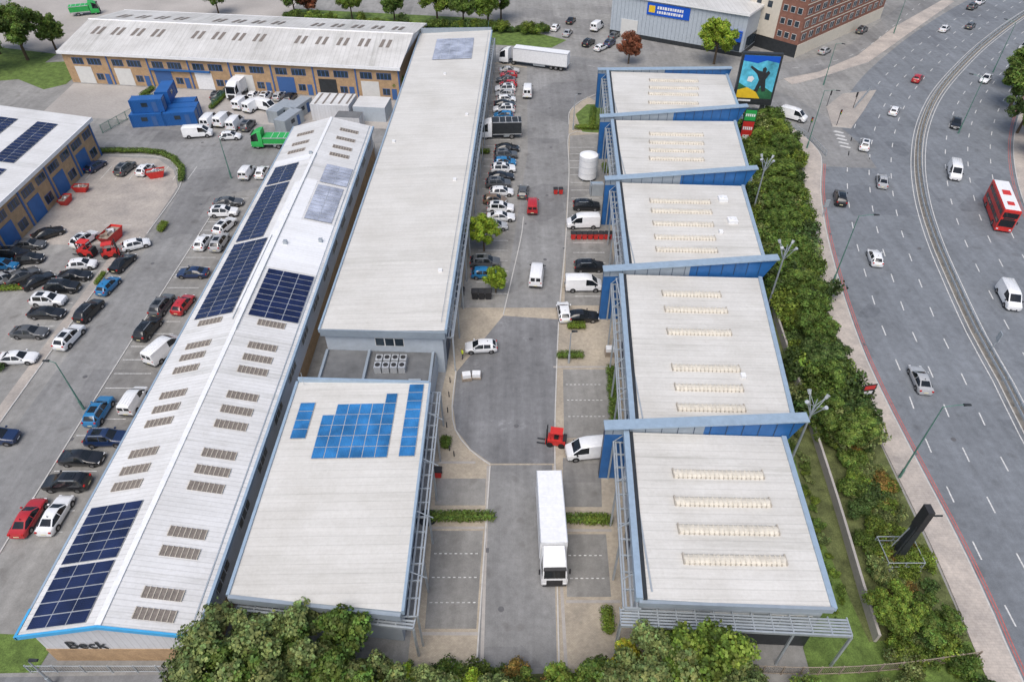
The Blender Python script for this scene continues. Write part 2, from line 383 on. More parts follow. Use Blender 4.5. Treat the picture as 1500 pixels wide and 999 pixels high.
for y in (35.4,33.0):
    for k in range(7): b.box(5.5+k*.5,y,Z3,5.75+k*.5,y+.1,Z3+.004,m_white)
for y in (58.6,56,53.4):
    for k in range(9): b.box(6.6+k*.5,y,Z3,6.85+k*.5,y+.1,Z3+.004,m_white)
for i in range(34):
    y=163-i*2.7; x=-4.9 if y>120 else -5.2
    if y>74: b.box(x,y,Z4,x+4.6,y+.1,Z4+.003,m_white)
for i in range(18):
    y=76+i*2.7; x=8.9+(y-76)*.045; b.box(x,y,Z5,x+4.8,y+.1,Z5+.003,m_white)
b.obj('bay_markings')
b=B()
for x,y in ((.5,52),(2.5,67),(-1,30),(5,85),(6,104),(7.5,122),(-53,60),(-54,84),(-52.5,101),(50,50),(63,88),(-60,124),(8,140),(20,158),(-3,66)):
    b.tube((x,y,Z4),(x,y,Z5+.006),.28,m_iron,14)
for x,y in ((4.0,40),(-2.4,36),(8.0,88),(2.2,95),(-49.8,72),(-49.8,50),(-57.4,95),(44.8,48),(46.0,66),(50.6,92)): b.box(x-.15,y-.25,Z4,x+.15,y+.25,Z5+.006,m_iron)
b.obj('drain_covers')
def kerbline(pts,name='kerb',w=.14,h=.1):
    b=B(); P=smooth(pts,1.5); ribbon(b,P,-w/2,w/2,0,m_kerb,h); b.obj(name)
kerbline([(6.6,73.5),(8.4,90),(10.3,112),(11.3,127.5),(15,128.2),(19,127)])
kerbline([(11.5,132),(12.3,139),(16.5,145.5),(24,149.5),(44,147.5),(52,141),(54,135)])
kerbline([(-2.4,46.4),(-4.7,48.5),(-6.5,51.4),(-7.1,55),(-7.0,61)])
kerbline([(6.4,71.5),(5.5,60),(4.7,46.6),(3.9,20)]); kerbline([(-2.4,46.2),(-3.2,20)])
kerbline([(-1.2,72),(1.3,90),(1.9,97)])
sheet('scrub_ground',[(25,14),(26.2,26),(28.8,45),(30,47),(33.5,71),(35,74),(37,94),(39,98),(41,117),(44,121),(46,139),(50,141),(54.2,133),(55,125),(54,117),(50.2,104),(47.4,93),(44.8,82),(43,70),(41.8,58),(41.3,46),(41,36),(40.3,24),(39.5,12)],Z3,m_soil)
sheet('grass',[(25,12),(40,12),(40.6,27),(37,27.5),(31.5,27),(30.5,42),(33,60),(32,62),(28.5,44),(27,29),(25.5,26.5)],Z4,m_grass)
sheet('grass',[(14,128.6),(19.2,128.3),(20.3,142),(16,142),(13.2,137)],Z4,m_grass)
sheet('planting_bed',[(-25,8),(45,8),(45,23.2),(11,23.2),(10,24.5),(-9,24),(-9,22.6),(-25,23.8)],Z3,m_soil)
sheet('access_road',[(-70,8),(-25,8),(-25,24.3),(-43,24.0),(-70,23)],Z3,m_dark)
sheet('grass',[(-52,24.1),(-40.6,24.4),(-40.2,27.5),(-52,28)],Z5,m_grass)
sheet('estate_road',[(-58,20),(-50,20),(-50,60),(-49.5,104),(-42,108),(-41,121),(-25,124),(-25,131),(-60,128),(-92,134),(-92,124),(-66,119.6),(-58,109),(-56.5,90)],Z1,m_estate)
sheet('block_paving',[(-76.8,89),(-58,89),(-58.6,107),(-61.5,113),(-66,117.3),(-77,118.4)],Z2,m_tan2)
sheet('concrete_apron',[(-50,26),(-40,26),(-40,104),(-49.6,104)],Z2,m_bay)
sheet('pavement',[(-42.2,28),(-39.9,28),(-39.9,104),(-42.2,104)],Z3,m_conc)
sheet('pavement',[(-60.6,28),(-59,28),(-59.8,86),(-61.2,86)],Z3,m_tan2)
sheet('concrete_yard',[(-98,136),(-24,130),(-24,143.8),(-99,153.6)],Z2,m_conc)
sheet('grass',[(-114,166),(-101,168),(-100.5,153),(-104,150),(-116,158)],Z4,m_grass)
sheet('grass',[(-140,150),(-112,156),(-112,172),(-140,180)],Z3,m_grass)
sheet('concrete_yard',[(-112,172),(-60,186),(-64,225),(-150,230),(-140,184)],Z2,m_conc)
sheet('grass',[(-62,187),(10,176.5),(14,182),(-10,200),(-62,208)],Z3,m_grass)
kerbline([(-50,28),(-50,60),(-49.6,100)]); kerbline([(-77,118.8),(-66,118),(-61,113.5),(-58.2,107),(-58.0,92)]); kerbline([(-59,28),(-59.8,86)])
b=B()
for i in range(30):
    y=38+i*2.5
    if y<104: b.box(-49.6,y,Z4,-45,y+.1,Z4+.003,m_white)
for i in range(14):
    y=62+i*2.5; b.box(-66,y,Z4,-61.5,y+.1,Z4+.003,m_white)
for i in range(8):
    x=-76+i*2.6; b.box(x,109.5,Z4,x+.1,114.5,Z4+.003,m_white)
b.obj('bay_markings')
# ------------------------------------------------------------------ solar helper
def solar_array(b,x0,y0,x1,y1,zf,mat,pw=1.02,pl=1.66,portrait=True):
    dx,dy=(pl,pw) if portrait else (pw,pl)
    nx=max(1,round((x1-x0)/dx)); ny=max(1,round((y1-y0)/dy)); dx=(x1-x0)/nx; dy=(y1-y0)/ny
    g=.045
    b.poly([(x0,y0,zf(x0,y0)+.09),(x1,y0,zf(x1,y0)+.09),(x1,y1,zf(x1,y1)+.09),(x0,y1,zf(x0,y1)+.09)],m_alu)
    for i in range(nx):
        for j in range(ny):
            a,c=x0+i*dx+g,x0+(i+1)*dx-g; d,e=y0+j*dy+g,y0+(j+1)*dy-g; h=.12+random.uniform(-.006,.006)
            b.poly([(a,d,zf(a,d)+h),(c,d,zf(c,d)+h+random.uniform(-.012,.012)),(c,e,zf(c,e)+h),(a,e,zf(a,e)+h)],mat)
# ------------------------------------------------------------------ long left warehouse
XL,XR,XM=-39.5,-25.3,-32.4
def zL(x,y): return 7.8-1.75*abs(x-XM)/7.1
e=empty('long_warehouse',XM,71)
b=B(); b.prism([(XL+.2,25.4),(XR-.2,25.4),(XR-.2,117.6),(XL+.2,117.6)],0,2.2,m_brick)
b.prism([(XL+.25,25.45),(XR-.25,25.45),(XR-.25,117.55),(XL+.25,117.55)],2.2,5.95,m_wclad)
b.poly([(XL+.25,25.45,5.95),(XR-.25,25.45,5.95),(XM,25.45,7.7)],m_wclad); b.poly([(XL+.25,117.5,5.95),(XM,117.5,7.7),(XR-.25,117.5,5.95)],m_wclad)
b.obj('walls',e)
b=B()
for xa,xb in ((XL,XM),(XM,XR)):
    b.hexa([(xa,24.8,zL(xa,0)-.12),(xb,24.8,zL(xb,0)-.12),(xb,118,zL(xb,0)-.12),(xa,118,zL(xa,0)-.12),(xa,24.8,zL(xa,0)),(xb,24.8,zL(xb,0)),(xb,118,zL(xb,0)),(xa,118,zL(xa,0))],m_rL)
b.box(XM-.25,24.8,7.79,XM+.25,118,7.86,m_wp)
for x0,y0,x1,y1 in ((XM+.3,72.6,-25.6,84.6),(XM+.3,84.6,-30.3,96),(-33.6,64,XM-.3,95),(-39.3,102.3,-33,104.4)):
    b.poly([(x0,y0,zL(x0,0)+.03),(x1,y0,zL(x1,0)+.03),(x1,y1,zL(x1,0)+.03),(x0,y1,zL(x0,0)+.03)],m_rL2)  # bright overlay patches painting the wet glare on the slopes
b.obj('roof',e)
b=B()
for xa,xb in ((XL-.15,XM),(XM,XR+.15)):
    b.hexa([(xa,24.6,zL(xa,0)-.35),(xb,24.6,zL(xb,0)-.35),(xb,24.78,zL(xb,0)-.35),(xa,24.78,zL(xa,0)-.35),(xa,24.6,zL(xa,0)+.1),(xb,24.6,zL(xb,0)+.1),(xb,24.78,zL(xb,0)+.1),(xa,24.78,zL(xa,0)+.1)],m_trim)
b.box(XL-.2,24.8,5.75,XL-.01,118,6.1,m_bluegrey); b.box(XR+.01,24.8,5.7,XR+.28,118,6.12,m_bluegrey)
b.box(XL-.22,24.6,5.7,XL-.02,27,6.12,m_trim)
b.box(XR-.5,25,6.02+.12,XR-.38,118,6.02+.2,m_galv)
b.obj('gutters_and_trim',e)
b=B()
lY=[62.5,58.4,56.4,54.4,50.5,48.5,46.6,42.6,40.6,38.7,113.4,109.7,106.7]
rY=[61.9,58,56,54,50.1,48.1,46.1,42.3,40.4,38.4,33.6,31.7,27.9,26.1,114.2,111,107.7,105]
def rl(x0,x1,y,zf,w=.95,mat=m_skyl,rib=m_skylS,h=.1):
    b.hexa([(x0,y-w/2,zf(x0,y)+.01),(x1,y-w/2,zf(x1,y)+.01),(x1,y+w/2,zf(x1,y)+.01),(x0,y+w/2,zf(x0,y)+.01),(x0,y-w/2,zf(x0,y)+h),(x1,y-w/2,zf(x1,y)+h),(x1,y+w/2,zf(x1,y)+h),(x0,y+w/2,zf(x0,y)+h)],mat)
    n=int((x1-x0)/.42)
    for i in range(n+1):
        x=x0+(x1-x0)*i/n; b.box(x-.04,y-w/2-.02,zf(x,y)+h-.06,x+.04,y+w/2+.02,zf(x,y)+h+.05,rib)
for y in lY: rl(-37.7,-34.8,y+random.uniform(-.06,.06),zL)
for y in rY: rl(-30.2,-27.2,y+random.uniform(-.06,.06),zL)
b.obj('rooflights',e)
b=B()
for a in ((-38.7,96.1,-34.6,101.9),(-38.7,80.2,-34.6,95.6),(-38.7,63.4,-33.7,79.6)): solar_array(b,*a,zL,m_sol)
solar_array(b,-31.6,62.8,-25.9,72.2,zL,m_sol)
solar_array(b,-30,95.6,-25.9,101.4,zL,m_sol3); solar_array(b,-30,85,-26.2,94.8,zL,m_sol3)
solar_array(b,-38.9,30.8,-33.6,36.6,zL,m_sol); solar_array(b,-38.9,25.1,-33.6,30.6,zL,m_sol)
b.obj('solar_panels',e)
b=B()
for x,y in ((-31.2,78),(-33.4,104),(-27,80)): b.box(x,y,zL(x,y)-.05,x+.5,y+.5,zL(x,y)+.45,m_galv)
b.tube((XM+.3,60,7.95),(XM+.3,104,7.95),.04,m_galv,6); b.tube((-33.2,80,7.7),(-33.2,62,7.7),.05,m_galv,6)
b.obj('roof_vents_and_conduit',e)
b=B(); p,q=(XR-.2,25.4),(XR-.2,117.6)
for i in range(14): b.window(p,q,4+i*6.4,7+i*6.4,3.8,4.9,m_wframe,m_glass,3)
p,q=(XL+.2,117.6),(XL+.2,25.4)
for i in range(14): 
    b.window(p,q,3+i*6.4,5.4+i*6.4,3.6,4.9,m_bframe,m_glass,2)
    b.wall(p,q,6+i*6.4,8.6+i*6.4,0.01,3,.06,m_door)
b.obj('windows_and_doors',e)
cu=bpy.data.curves.new('sign_text','FONT'); cu.body='Beck'; cu.size=1.7; cu.extrude=.03; cu.materials.append(m_dkst)
o=bpy.data.objects.new('sign_lettering',cu); sc.collection.objects.link(o); o.location=(-37.2,25.34,2.5); o.rotation_euler=(R(90),0,0); o.parent=e; o.matrix_parent_inverse=Matrix.Translation(-Vector(e.location))
# ------------------------------------------------------------------ canopy frames
def frame(b,p,q,z,d,m=m_galv,posts=6,post_z=0,blades=3):
    dx,dy=q[0]-p[0],q[1]-p[1];L=math.hypot(dx,dy)
    b.wall(p,q,0,L,z-.25,z+.05,d,m,inn=-(d-.14))
    for k in range(blades):
        o=d*(k+.5)/(blades+.3); b.wall(p,q,0,L,z-.12,z-.02,o+.16,m,inn=-o+.0)
    n=int(L/1.5)
    for i in range(n+1):
        s=L*i/n; b.wall(p,q,max(0,s-.05),s+.05,z-.2,z+.02,d-.15,m)
    n=max(1,int(L/posts))
    for i in range(n+1):
        s=L*i/n; b.wall(p,q,max(0,s-.09),s+.09,post_z,z-.26,d,m,inn=-(d-.18))
# ------------------------------------------------------------------ middle long building
def zM(x,y): return 6.75+(x+22)*.035
mb=[(-22.8,61.0),(-7.9,60.4),(-4.8,166.6),(-21.3,166)]
e=empty('long_office_block',-14,113)
b=B(); b.prism([(-22.5,61.4),(-8.3,60.8),(-5.2,166.2),(-21.0,165.6)],0,6.6,m_lclad); b.obj('walls',e)
b=B(); b.prism(mb,lambda x,y:zM(x,y)-.45,zM,m_fascia,m_rM)
b.wall(mb[1],mb[2],0,106.2,6.75,7.42,.25,m_bluegrey); b.wall(mb[0],mb[1],0,14.9,6.0,7.0,.14,m_fascia)
b.wall(mb[2],mb[3],0,16.4,6.3,7.9,.3,m_steel); b.wall(mb[3],mb[0],0,105,6.4,6.95,.2,m_bluegrey)
b.obj('roof',e)
b=B(); solar_array(b,-17.1,148.5,-8.6,161.5,zM,m_sol3); b.obj('solar_panels',e)
b=B()
for x,y in ((-9.6,72),(-9.2,96),(-8.5,120),(-20.6,110),(-14,140)): b.box(x,y,zM(x,y)-.05,x+.5,y+.5,zM(x,y)+.3,m_wp)
b.tube((-8.4,62,7.5),(-5.4,165,7.5),.03,m_galv,6)
for i in range(14): b.tube((-8.4+i*.218,62+i*7.55,7.0),(-8.4+i*.218,62+i*7.55,7.5),.03,m_galv,6)
b.obj('roof_vents_and_safety_line',e)
b=B(); p,q=(-8.3,60.8),(-5.2,166.2)
for i in range(17):
    s=2+i*6.1
    b.window(p,q,s,s+4.6,3.7,5.6,m_wframe,m_glass,4); b.wall(p,q,s+.3,s+3.2,0.01,2.9,.06,m_door if i%2 else m_dblue); b.window(p,q,s+3.5,s+4.8,0.02,2.4,m_wframe,m_glass,1)
b.window((-22.5,61.4),(-8.3,60.8),6,9.5,4.2,5.5,m_wframe,m_glass,3)
p,q=(-21.0,165.6),(-22.5,61.4)
for i in range(15): b.window(p,q,3+i*6.6,6+i*6.6,4,5,m_wframe,m_glass,3)
b.obj('windows_and_doors',e)
b=B(); frame(b,(-8.3,61),(-5.2,166.2),5.7,1.3); b.obj('canopy',e)
b=B()
b.prism([(-22.6,53.2),(-9.6,52.8),(-9.2,60.7),(-22.5,61.3)],0,3.4,m_lclad,m_flat)
b.box(-22.6,53.3,3.4,-22.3,61,3.75,m_steel); b.box(-9.7,52.9,3.4,-9.4,60.6,3.75,m_steel); b.box(-17.4,53.3,3.4,-17.1,60.8,3.9,m_steel)
for i in range(4):
    for j in range(2):
        x=-16.2+i*.95;y=57.2+j*1.3; b.box(x,y,3.4,x+.8,y+1.0,4.3,m_alu); b.tube((x+.4,y+.5,4.3),(x+.4,y+.5,4.36),.3,m_trimb,12)
for x in (-20,-12): b.box(x,55,3.4,x+1.4,56,3.7,m_galv)
b.obj('flat_roof_annex',e)
# ------------------------------------------------------------------ solar office (front middle)
def zS(x,y): return 6.8+(x+16)*.03
e=empty('office_block_with_solar_roof',-16,40)
sb=[(-23.4,27.9),(-8.9,26.3),(-9.0,52.0),(-23.4,52.6)]
b=B(); b.prism([(-23,28.6),(-9.5,27.1),(-9.6,51.6),(-23,52.2)],0,6.4,m_lclad); b.obj('walls',e)
b=B(); b.prism(sb,lambda x,y:zS(x,y)-.5,zS,m_fascia,m_rM)
b.wall(sb[1],sb[2],0,25.7,6.5,7.12,.22,m_bluegrey); b.wall(sb[0],sb[1],0,14.5,5.9,6.72,.3,m_steel); b.wall(sb[2],sb[3],0,14.4,6.5,7.15,.25,m_bluegrey); b.wall(sb[3],sb[0],0,24.7,6.3,6.75,.25,m_bluegrey)
b.obj('roof',e)
b=B()
solar_array(b,-22.4,44.5,-20.8,49.4,zS,m_sol2,1.2,1.6)
solar_array(b,-19.7,41.9,-12.2,47.6,zS,m_sol2,1.2,1.6,False); solar_array(b,-18.4,47.6,-12.2,49.1,zS,m_sol2,1.2,1.6,False); solar_array(b,-13.4,49.1,-12.2,50.5,zS,m_sol2,1.2,1.6,False)
solar_array(b,-11.1,42,-9.5,51.8,zS,m_sol2,1.2,1.6)
b.obj('solar_panels',e)
b=B(); p,q=(-9.5,27.1),(-9.6,51.6)
for i in range(4):
    s=1.5+i*6; b.window(p,q,s,s+4.4,3.6,5.5,m_wframe,m_glass,4); b.wall(p,q,s,s+2.6,.01,2.8,.06,m_dblue); b.window(p,q,s+3,s+4.4,.02,2.5,m_wframe,m_glass,1)
p,q=(-23,28.6),(-9.5,27.1)
for i in range(3): b.window(p,q,1+i*4.2,4+i*4.2,3.4,5.2,m_wframe,m_glass,3)
b.obj('windows_and_doors',e)
b=B(); frame(b,(-9.5,26.6),(-9.6,52),5.6,1.8,posts=5); frame(b,(-23,28.2),(-8,26.6),5.2,.9,posts=5)
for x,y in ((-9,30),(-9,36),(-9,42),(-9,48)): b.tube((x,y,6.9),(x+1.7,y,5.6),.05,m_galv)
b.obj('canopy',e)
b=B(); b.tube((-22.6,52,6.8),(-22.6,52,8.6),.03,m_galv); b.tube((-10.2,30.5,6.9),(-9.9,33.8,6.95),.04,m_galv); b.obj('roof_mast',e)
# ------------------------------------------------------------------ right hand units
U=[
 dict(q=[(10.3,27.0),(25.8,26.4),(27.0,44.3),(11.4,44.5)],wy=(45.0,44.7),wx=(9.3,28.9),rl=[(14.5,23.2,30.6),(14.6,23.4,33.5),(14.8,23.5,36.4),(15.2,23.7,39.5)]),
 dict(q=[(12.2,45.7),(28.6,45.7),(31.8,70.8),(14.0,70.8)],wy=(71.4,71.8),wx=(11.8,33.9),rl=[(17.1,24.1,47.9),(17.4,24.6,50.8),(17.6,25,53.8),(18.1,25.5,59.8),(18.5,26,63.9),(18.7,25.9,67)]),
 dict(q=[(15.0,72.2),(33.2,72.6),(35.5,94.4),(16.3,94.5)],wy=(95.0,95.6),wx=(14.4,37.6),rl=[(19.4,27.6,76.5),(19.7,28,79.5),(20,28.5,83),(20.3,29,86.4),(20.5,29.4,89.2)]),
 dict(q=[(16.7,95.8),(37.3,96.4),(39.9,117.6),(17.9,116.9)],wy=(117.6,118.6),wx=(15.8,42.0),rl=[(22.4,31.2,102.5),(22.9,31.8,105.5),(23.3,32.4,108.4),(23.8,33,111.6)]),
 dict(q=[(18.1,118.4),(41.6,119.3),(43.6,139.6),(19.5,140)],wy=(140.6,140.2),wx=(17.6,44.6),rl=[(25.6,34.8,124.8),(26.2,35.6,128.9),(26.8,36.3,132),(27.4,37,135.7)]),
]
for ui,u in enumerate(U):
    q=u['q']; SW,SE,NE,NW=q
    def zU(x,y,a=SW[0],c=SE[0]): return 7.75-.5*(x-a)/(c-a)
    e=empty('wedge_roof_unit',(SW[0]+SE[0])/2,(SW[1]+NW[1])/2)
    inn=[(SW[0]+.35,SW[1]+.3),(SE[0]-.35,SE[1]+.3),(NE[0]-.35,NE[1]),(NW[0]+.35,NW[1])]
    b=B(); b.prism(inn,0,7.0,m_lclad)
    p,r=inn[1],inn[2]; L=math.dist(p,r)
    b.wall(p,r,0,L-.1,0,7.0,.05,m_blue if ui else m_steel)
    b.obj('walls',e)
    b=B(); b.prism(q,lambda x,y:zU(x,y)-.4,zU,m_fascia,m_rU)
    L=math.dist(NW,SW); b.wall(NW,SW,0,L,7.2,7.95,.3,m_bluegrey,inn=.25); b.wall(NW,SW,0,L,7.6,7.86,-.3,m_dkst,inn=.62)
    L=math.dist(SE,NE); b.wall(SE,NE,0,L,6.9,7.42,.35,m_bluegrey,inn=.1)
    if ui==0: 
        L=math.dist(SW,SE); b.wall(SW,SE,0,L,7.0,7.55,.25,m_steel)
    b.obj('roof',e)
    b=B(); (yl,yr),(xl,xr)=u['wy'],u['wx']; T=.34
    zl_,zt=(8.1,9.6) if ui<4 else (7.9,8.3)
    prof=[(xl,0.01),(NE[0]+.3,0.01),(NE[0]+.5,6.2),(xr,zt),(xl,zl_)]
    def Y(x): return yl+(yr-yl)*(x-xl)/(xr-xl)
    n=len(prof); F=[(x,Y(x)-T,z) for x,z in prof];K=[(x,Y(x)+T,z) for x,z in prof]
    b.poly(F,m_blue); b.poly(K[::-1],m_blue)
    for i in range(n):
        j=(i+1)%n; b.poly([F[j],F[i],K[i],K[j]],m_dblue if i!=3 else m_bluegrey)
    b.obj('wedge_wall',e)
    b=B()
    def zw(x): return zl_+(zt-zl_)*(x-xl)/(xr-xl)
    def cap(x0,x1,t,h,mm):
        P=[(x0,Y(x0)-t),(x1,Y(x1)-t),(x1,Y(x1)+t),(x0,Y(x0)+t)]; Z=[zw(x0),zw(x1),zw(x1),zw(x0)]
        b.hexa([(*a,z+.005) for a,z in zip(P,Z)]+[(*a,z+h) for a,z in zip(P,Z)],mm)
    cap(xl-.1,xr+.1,.62,.16,m_bluegrey)
    xm=xl+(xr-xl)*.5
    b.poly([(xl+.02,Y(xl)-T-.02,7.2),(xm,Y(xm)-T-.02,7.2),(xm,Y(xm)-T-.02,zw(xm)-.02),(xl+.02,Y(xl)-T-.02,zl_-.03)],m_steel)
    k=int((xr-xl)/1.6)
    for i in range(k):
        x=xl+.8+i*1.6; b.box(x-.03,Y(x)-T-.06,7.3,x+.03,Y(x)-T-.021,zw(x),m_dblue)
    b.obj('wedge_cladding',e)
    b=B()
    for x0,x1,y in u['rl']:
        n=6;w=.5
        for i in range(n):
            a0,a1=math.pi*i/n,math.pi*(i+1)/n
            y0,z0=y-w*math.cos(a0),.32*math.sin(a0);y1,z1=y-w*math.cos(a1),.32*math.sin(a1)
            b.poly([(x0,y0,zU(x0,0)+z0),(x1,y0,zU(x1,0)+z0),(x1,y1,zU(x1,0)+z1),(x0,y1,zU(x0,0)+z1)],m_skyl2)
        for xx in (x0,x1): b.box(xx-.06,y-.5,zU(xx,0)+.002,xx+.06,y+.5,zU(xx,0)+.3,m_skylS)
        k=int((x1-x0)/.42)
        for i in range(1,k):
            xx=x0+(x1-x0)*i/k; b.box(xx-.04,y-.35,zU(xx,0)+.2,xx+.04,y+.35,zU(xx,0)+.345,m_skyl2)
            b.box(xx-.05,y-.54,zU(xx,0)+.002,xx+.05,y-.4,zU(xx,0)+.2,m_skylS)
    if ui in (1,2): 
        for k in range(1): x=SW[0]+(SE[0]-SW[0])*random.uniform(.75,.92); y=random.uniform(SW[1]+3,NW[1]-3); b.box(x,y,zU(x,0),x+.5,y+.6,zU(x,0)+.35,m_wp)
    if ui==2:
        for yy in (84,90): b.obox(31.5,yy,7.3,7.75,1.3,1.3,0,m_wp); b.tube((31.5,yy,7.75),(31.5,yy,7.95),.4,m_wp,12)
    b.box(SW[0]+1,SW[1]+.6,zU(SW[0],0)-.05,SW[0]+1.15,NW[1]-.8,zU(SW[0],0)+.04,m_galv)
    b.obj('rooflights',e)
    b=B(); p,r=inn[3],inn[0]; L=math.dist(p,r); n=int(L/5.5)
    for i in range(n):
        s=1+i*L/n; b.window(p,r,s,s+3.6,3.8,5.8,m_wframe,m_glass,3); b.wall(p,r,s,s+2.7,.01,2.9,.06,m_dblue if i%2 else m_door)
    if ui==0:
        for i in range(3): b.window(inn[0],inn[1],1+i*4.8,4.6+i*4.8,3.6,5.4,m_wframe,m_glass,3); 
        b.wall(inn[0],inn[1],0,15,.02,3,.04,m_dkst)
    b.obj('windows_and_doors',e)
    b=B(); frame(b,(NW[0]+.3,NW[1]),(SW[0]+.3,SW[1]),6.2,1.5,posts=5)
    for i in range(int(L/5)+1):
        y=NW[1]-i*5; x=NW[0]+(SW[0]-NW[0])*(i*5/L); b.tube((x,y,7.5),(x-1.2,y,6.2),.05,m_galv)
    if ui==0: frame(b,(8.9,27.3),(27.4,26.4),5.8,1.6,posts=4.5,blades=6)
    b.obj('canopy',e)
# ------------------------------------------------------------------ brick industrial terrace etc
def pitched(name,A,Bq,C,D,ev,rg,wallm,roofm,fasc,over=.5):
    e=empty(name,(A[0]+C[0])/2,(A[1]+C[1])/2)
    m1=((A[0]+D[0])/2,(A[1]+D[1])/2);m2=((Bq[0]+C[0])/2,(Bq[1]+C[1])/2)
    b=B(); b.prism([A,Bq,C,D],0,ev-.1,wallm)
    b.poly([(*A,ev-.1),(*m1,rg-.15),(*D,ev-.1)],m_wclad); b.poly([(*Bq,ev-.1),(*C,ev-.1),(*m2,rg-.15)],m_wclad); b.obj('walls',e)
    ux,uy=Bq[0]-A[0],Bq[1]-A[1];L=math.hypot(ux,uy);ux/=L;uy/=L; nx,ny=uy,-ux
    A2=(A[0]-ux*over+nx*over,A[1]-uy*over+ny*over);B2=(Bq[0]+ux*over+nx*over,Bq[1]+uy*over+ny*over)
    C2=(C[0]+ux*over-nx*over,C[1]+uy*over-ny*over);D2=(D[0]-ux*over-nx*over,D[1]-uy*over-ny*over)
    n1=(m1[0]-ux*over,m1[1]-uy*over);n2=(m2[0]+ux*over,m2[1]+uy*over)
    b=B()
    for P,ml in (((A2,B2,n2,n1),(0,0,1,1)),((n1,n2,C2,D2),(1,1,0,0))):
        b.hexa([(*p,(rg if k else ev)-.12) for p,k in zip(P,ml)]+[(*p,(rg if k else ev)) for p,k in zip(P,ml)],roofm)
    b.tube((*n1,rg+.02),(*n2,rg+.02),.18,m_wp,8)
    b.obj('roof',e)
    b=B(); b.wall(A2,B2,0,math.dist(A2,B2),ev-.55,ev+.05,.15,fasc); b.wall(C2,D2,0,math.dist(C2,D2),ev-.55,ev+.05,.15,fasc); b.obj('fascia',e)
    def zf(x,y):
        d=(x-A2[0])*-nx+(y-A2[1])*-ny; W=(n1[0]-A2[0])*-nx+(n1[1]-A2[1])*-ny
        t=d/W; t=t if t<=1 else 2-t
        return ev+(rg-ev)*max(0,t)
    return e,zf
A,Bq,C,D=(-99.5,154.3),(-23.8,144.3),(-21,172),(-97,182.5)
e,zf=pitched('brick_industrial_terrace',A,Bq,C,D,7,9.2,m_brick,m_rT,m_wp)
b=B(); L=math.dist(A,Bq)
for i in range(8):
    s=2+i*9.4
    b.window(A,Bq,s,s+2.6,4.2,5.6,m_bframe,m_glass,3); b.window(A,Bq,s+3.6,s+6.8,4.2,5.6,m_bframe,m_glass,4)
    b.wall(A,Bq,s+.0,s+3.9,.01,3.7,.07,[m_door,m_door,m_bframe,m_wp,m_door,m_bframe,m_dkst,m_door][i])
    b.window(A,Bq,s+4.6,s+6.2,.9,2.3,m_bframe,m_glass,2); b.wall(A,Bq,s+6.6,s+7.7,.01,2.3,.07,m_bframe)
    b.wall(A,Bq,s+8.3,s+8.6,0.01,6.4,.12,m_bframe)
b.wall(A,Bq,20,34,3.8,4.1,.5,m_blue)
b.window(D,A,4,9,4,5.5,m_bframe,m_glass,4); b.window(D,A,16,22,4,5.5,m_bframe,m_glass,4)
b.obj('windows_and_doors',e)
b=B(); ux,uy=(Bq[0]-A[0])/L,(Bq[1]-A[1])/L
def quadlight(s,d,l,w,mat):
    P=[]
    for ds,dd in ((0,0),(w,0),(w,l),(0,l)):
        x=A[0]+ux*(s+ds)-uy*(d+dd); y=A[1]+uy*(s+ds)+ux*(d+dd); P.append((x,y,zf(x,y)+.06))
    b.poly(P,mat)
for i in range(15):
    if i in (4,9): continue
    quadlight(3+i*4.8,7.5,3.4,.8,m_skyl); quadlight(4.5+i*4.8,7.5,3.4,.8,m_skyl)
    quadlight(3+i*4.8,18,4.0,.8,m_skyl); quadlight(4.5+i*4.8,18,4,.8,m_skyl)
b.obj('rooflights',e)
e,zf=pitched('brick_solar_workshop',(-77.2,70),(-77.2,119.2),(-109,119.2),(-109,70),7,9.4,m_brick,m_rL,m_wp)
b=B(); p,q=(-77.2,70),(-77.2,119.2)
for i in range(6):
    s=1+i*8.1
    b.wall(p,q,s,s+3.4,.01,3.6,.07,m_blue); b.window(p,q,s,s+3.2,4.3,5.6,m_bframe,m_glass,4); b.window(p,q,s+4.2,s+6.8,4.3,5.6,m_bframe,m_glass,3); b.window(p,q,s+4.2,s+6.4,.8,2.3,m_bframe,m_glass,2); b.wall(p,q,s+7.1,s+7.5,.01,6.4,.12,m_bframe)
p,q=(-77.2,119.2),(-109,119.2)
for i in range(4): b.window(p,q,2+i*7,5+i*7,4.3,5.6,m_bframe,m_glass,3)
b.obj('windows_and_doors',e)
b=B()
for x0,x1 in ((-83.8,-80.4),(-91.5,-87)):
    for y0,y1 in ((71,84),(86,99),(101,115.5)): solar_array(b,x0,y0,x1,y1,zf,m_sol)
b.obj('solar_panels',e)
e=empty('storage_shed',-33,138)
b=B()
b.obox(-36.5,136.6,0,3.4,8,6,-6,m_wclad,m_rL); b.obox(-28.6,136.2,0,3.0,6.6,5.4,-6,m_lclad,m_rL); b.obox(-32.5,131,0,2.6,5,3,-6,m_wclad,m_flat)
for k in range(5): b.obox(-39.5+k*1.6,136.8,3.4,3.46,.35,5.2,-6,m_skyl)
b.obj('shed_body',e)
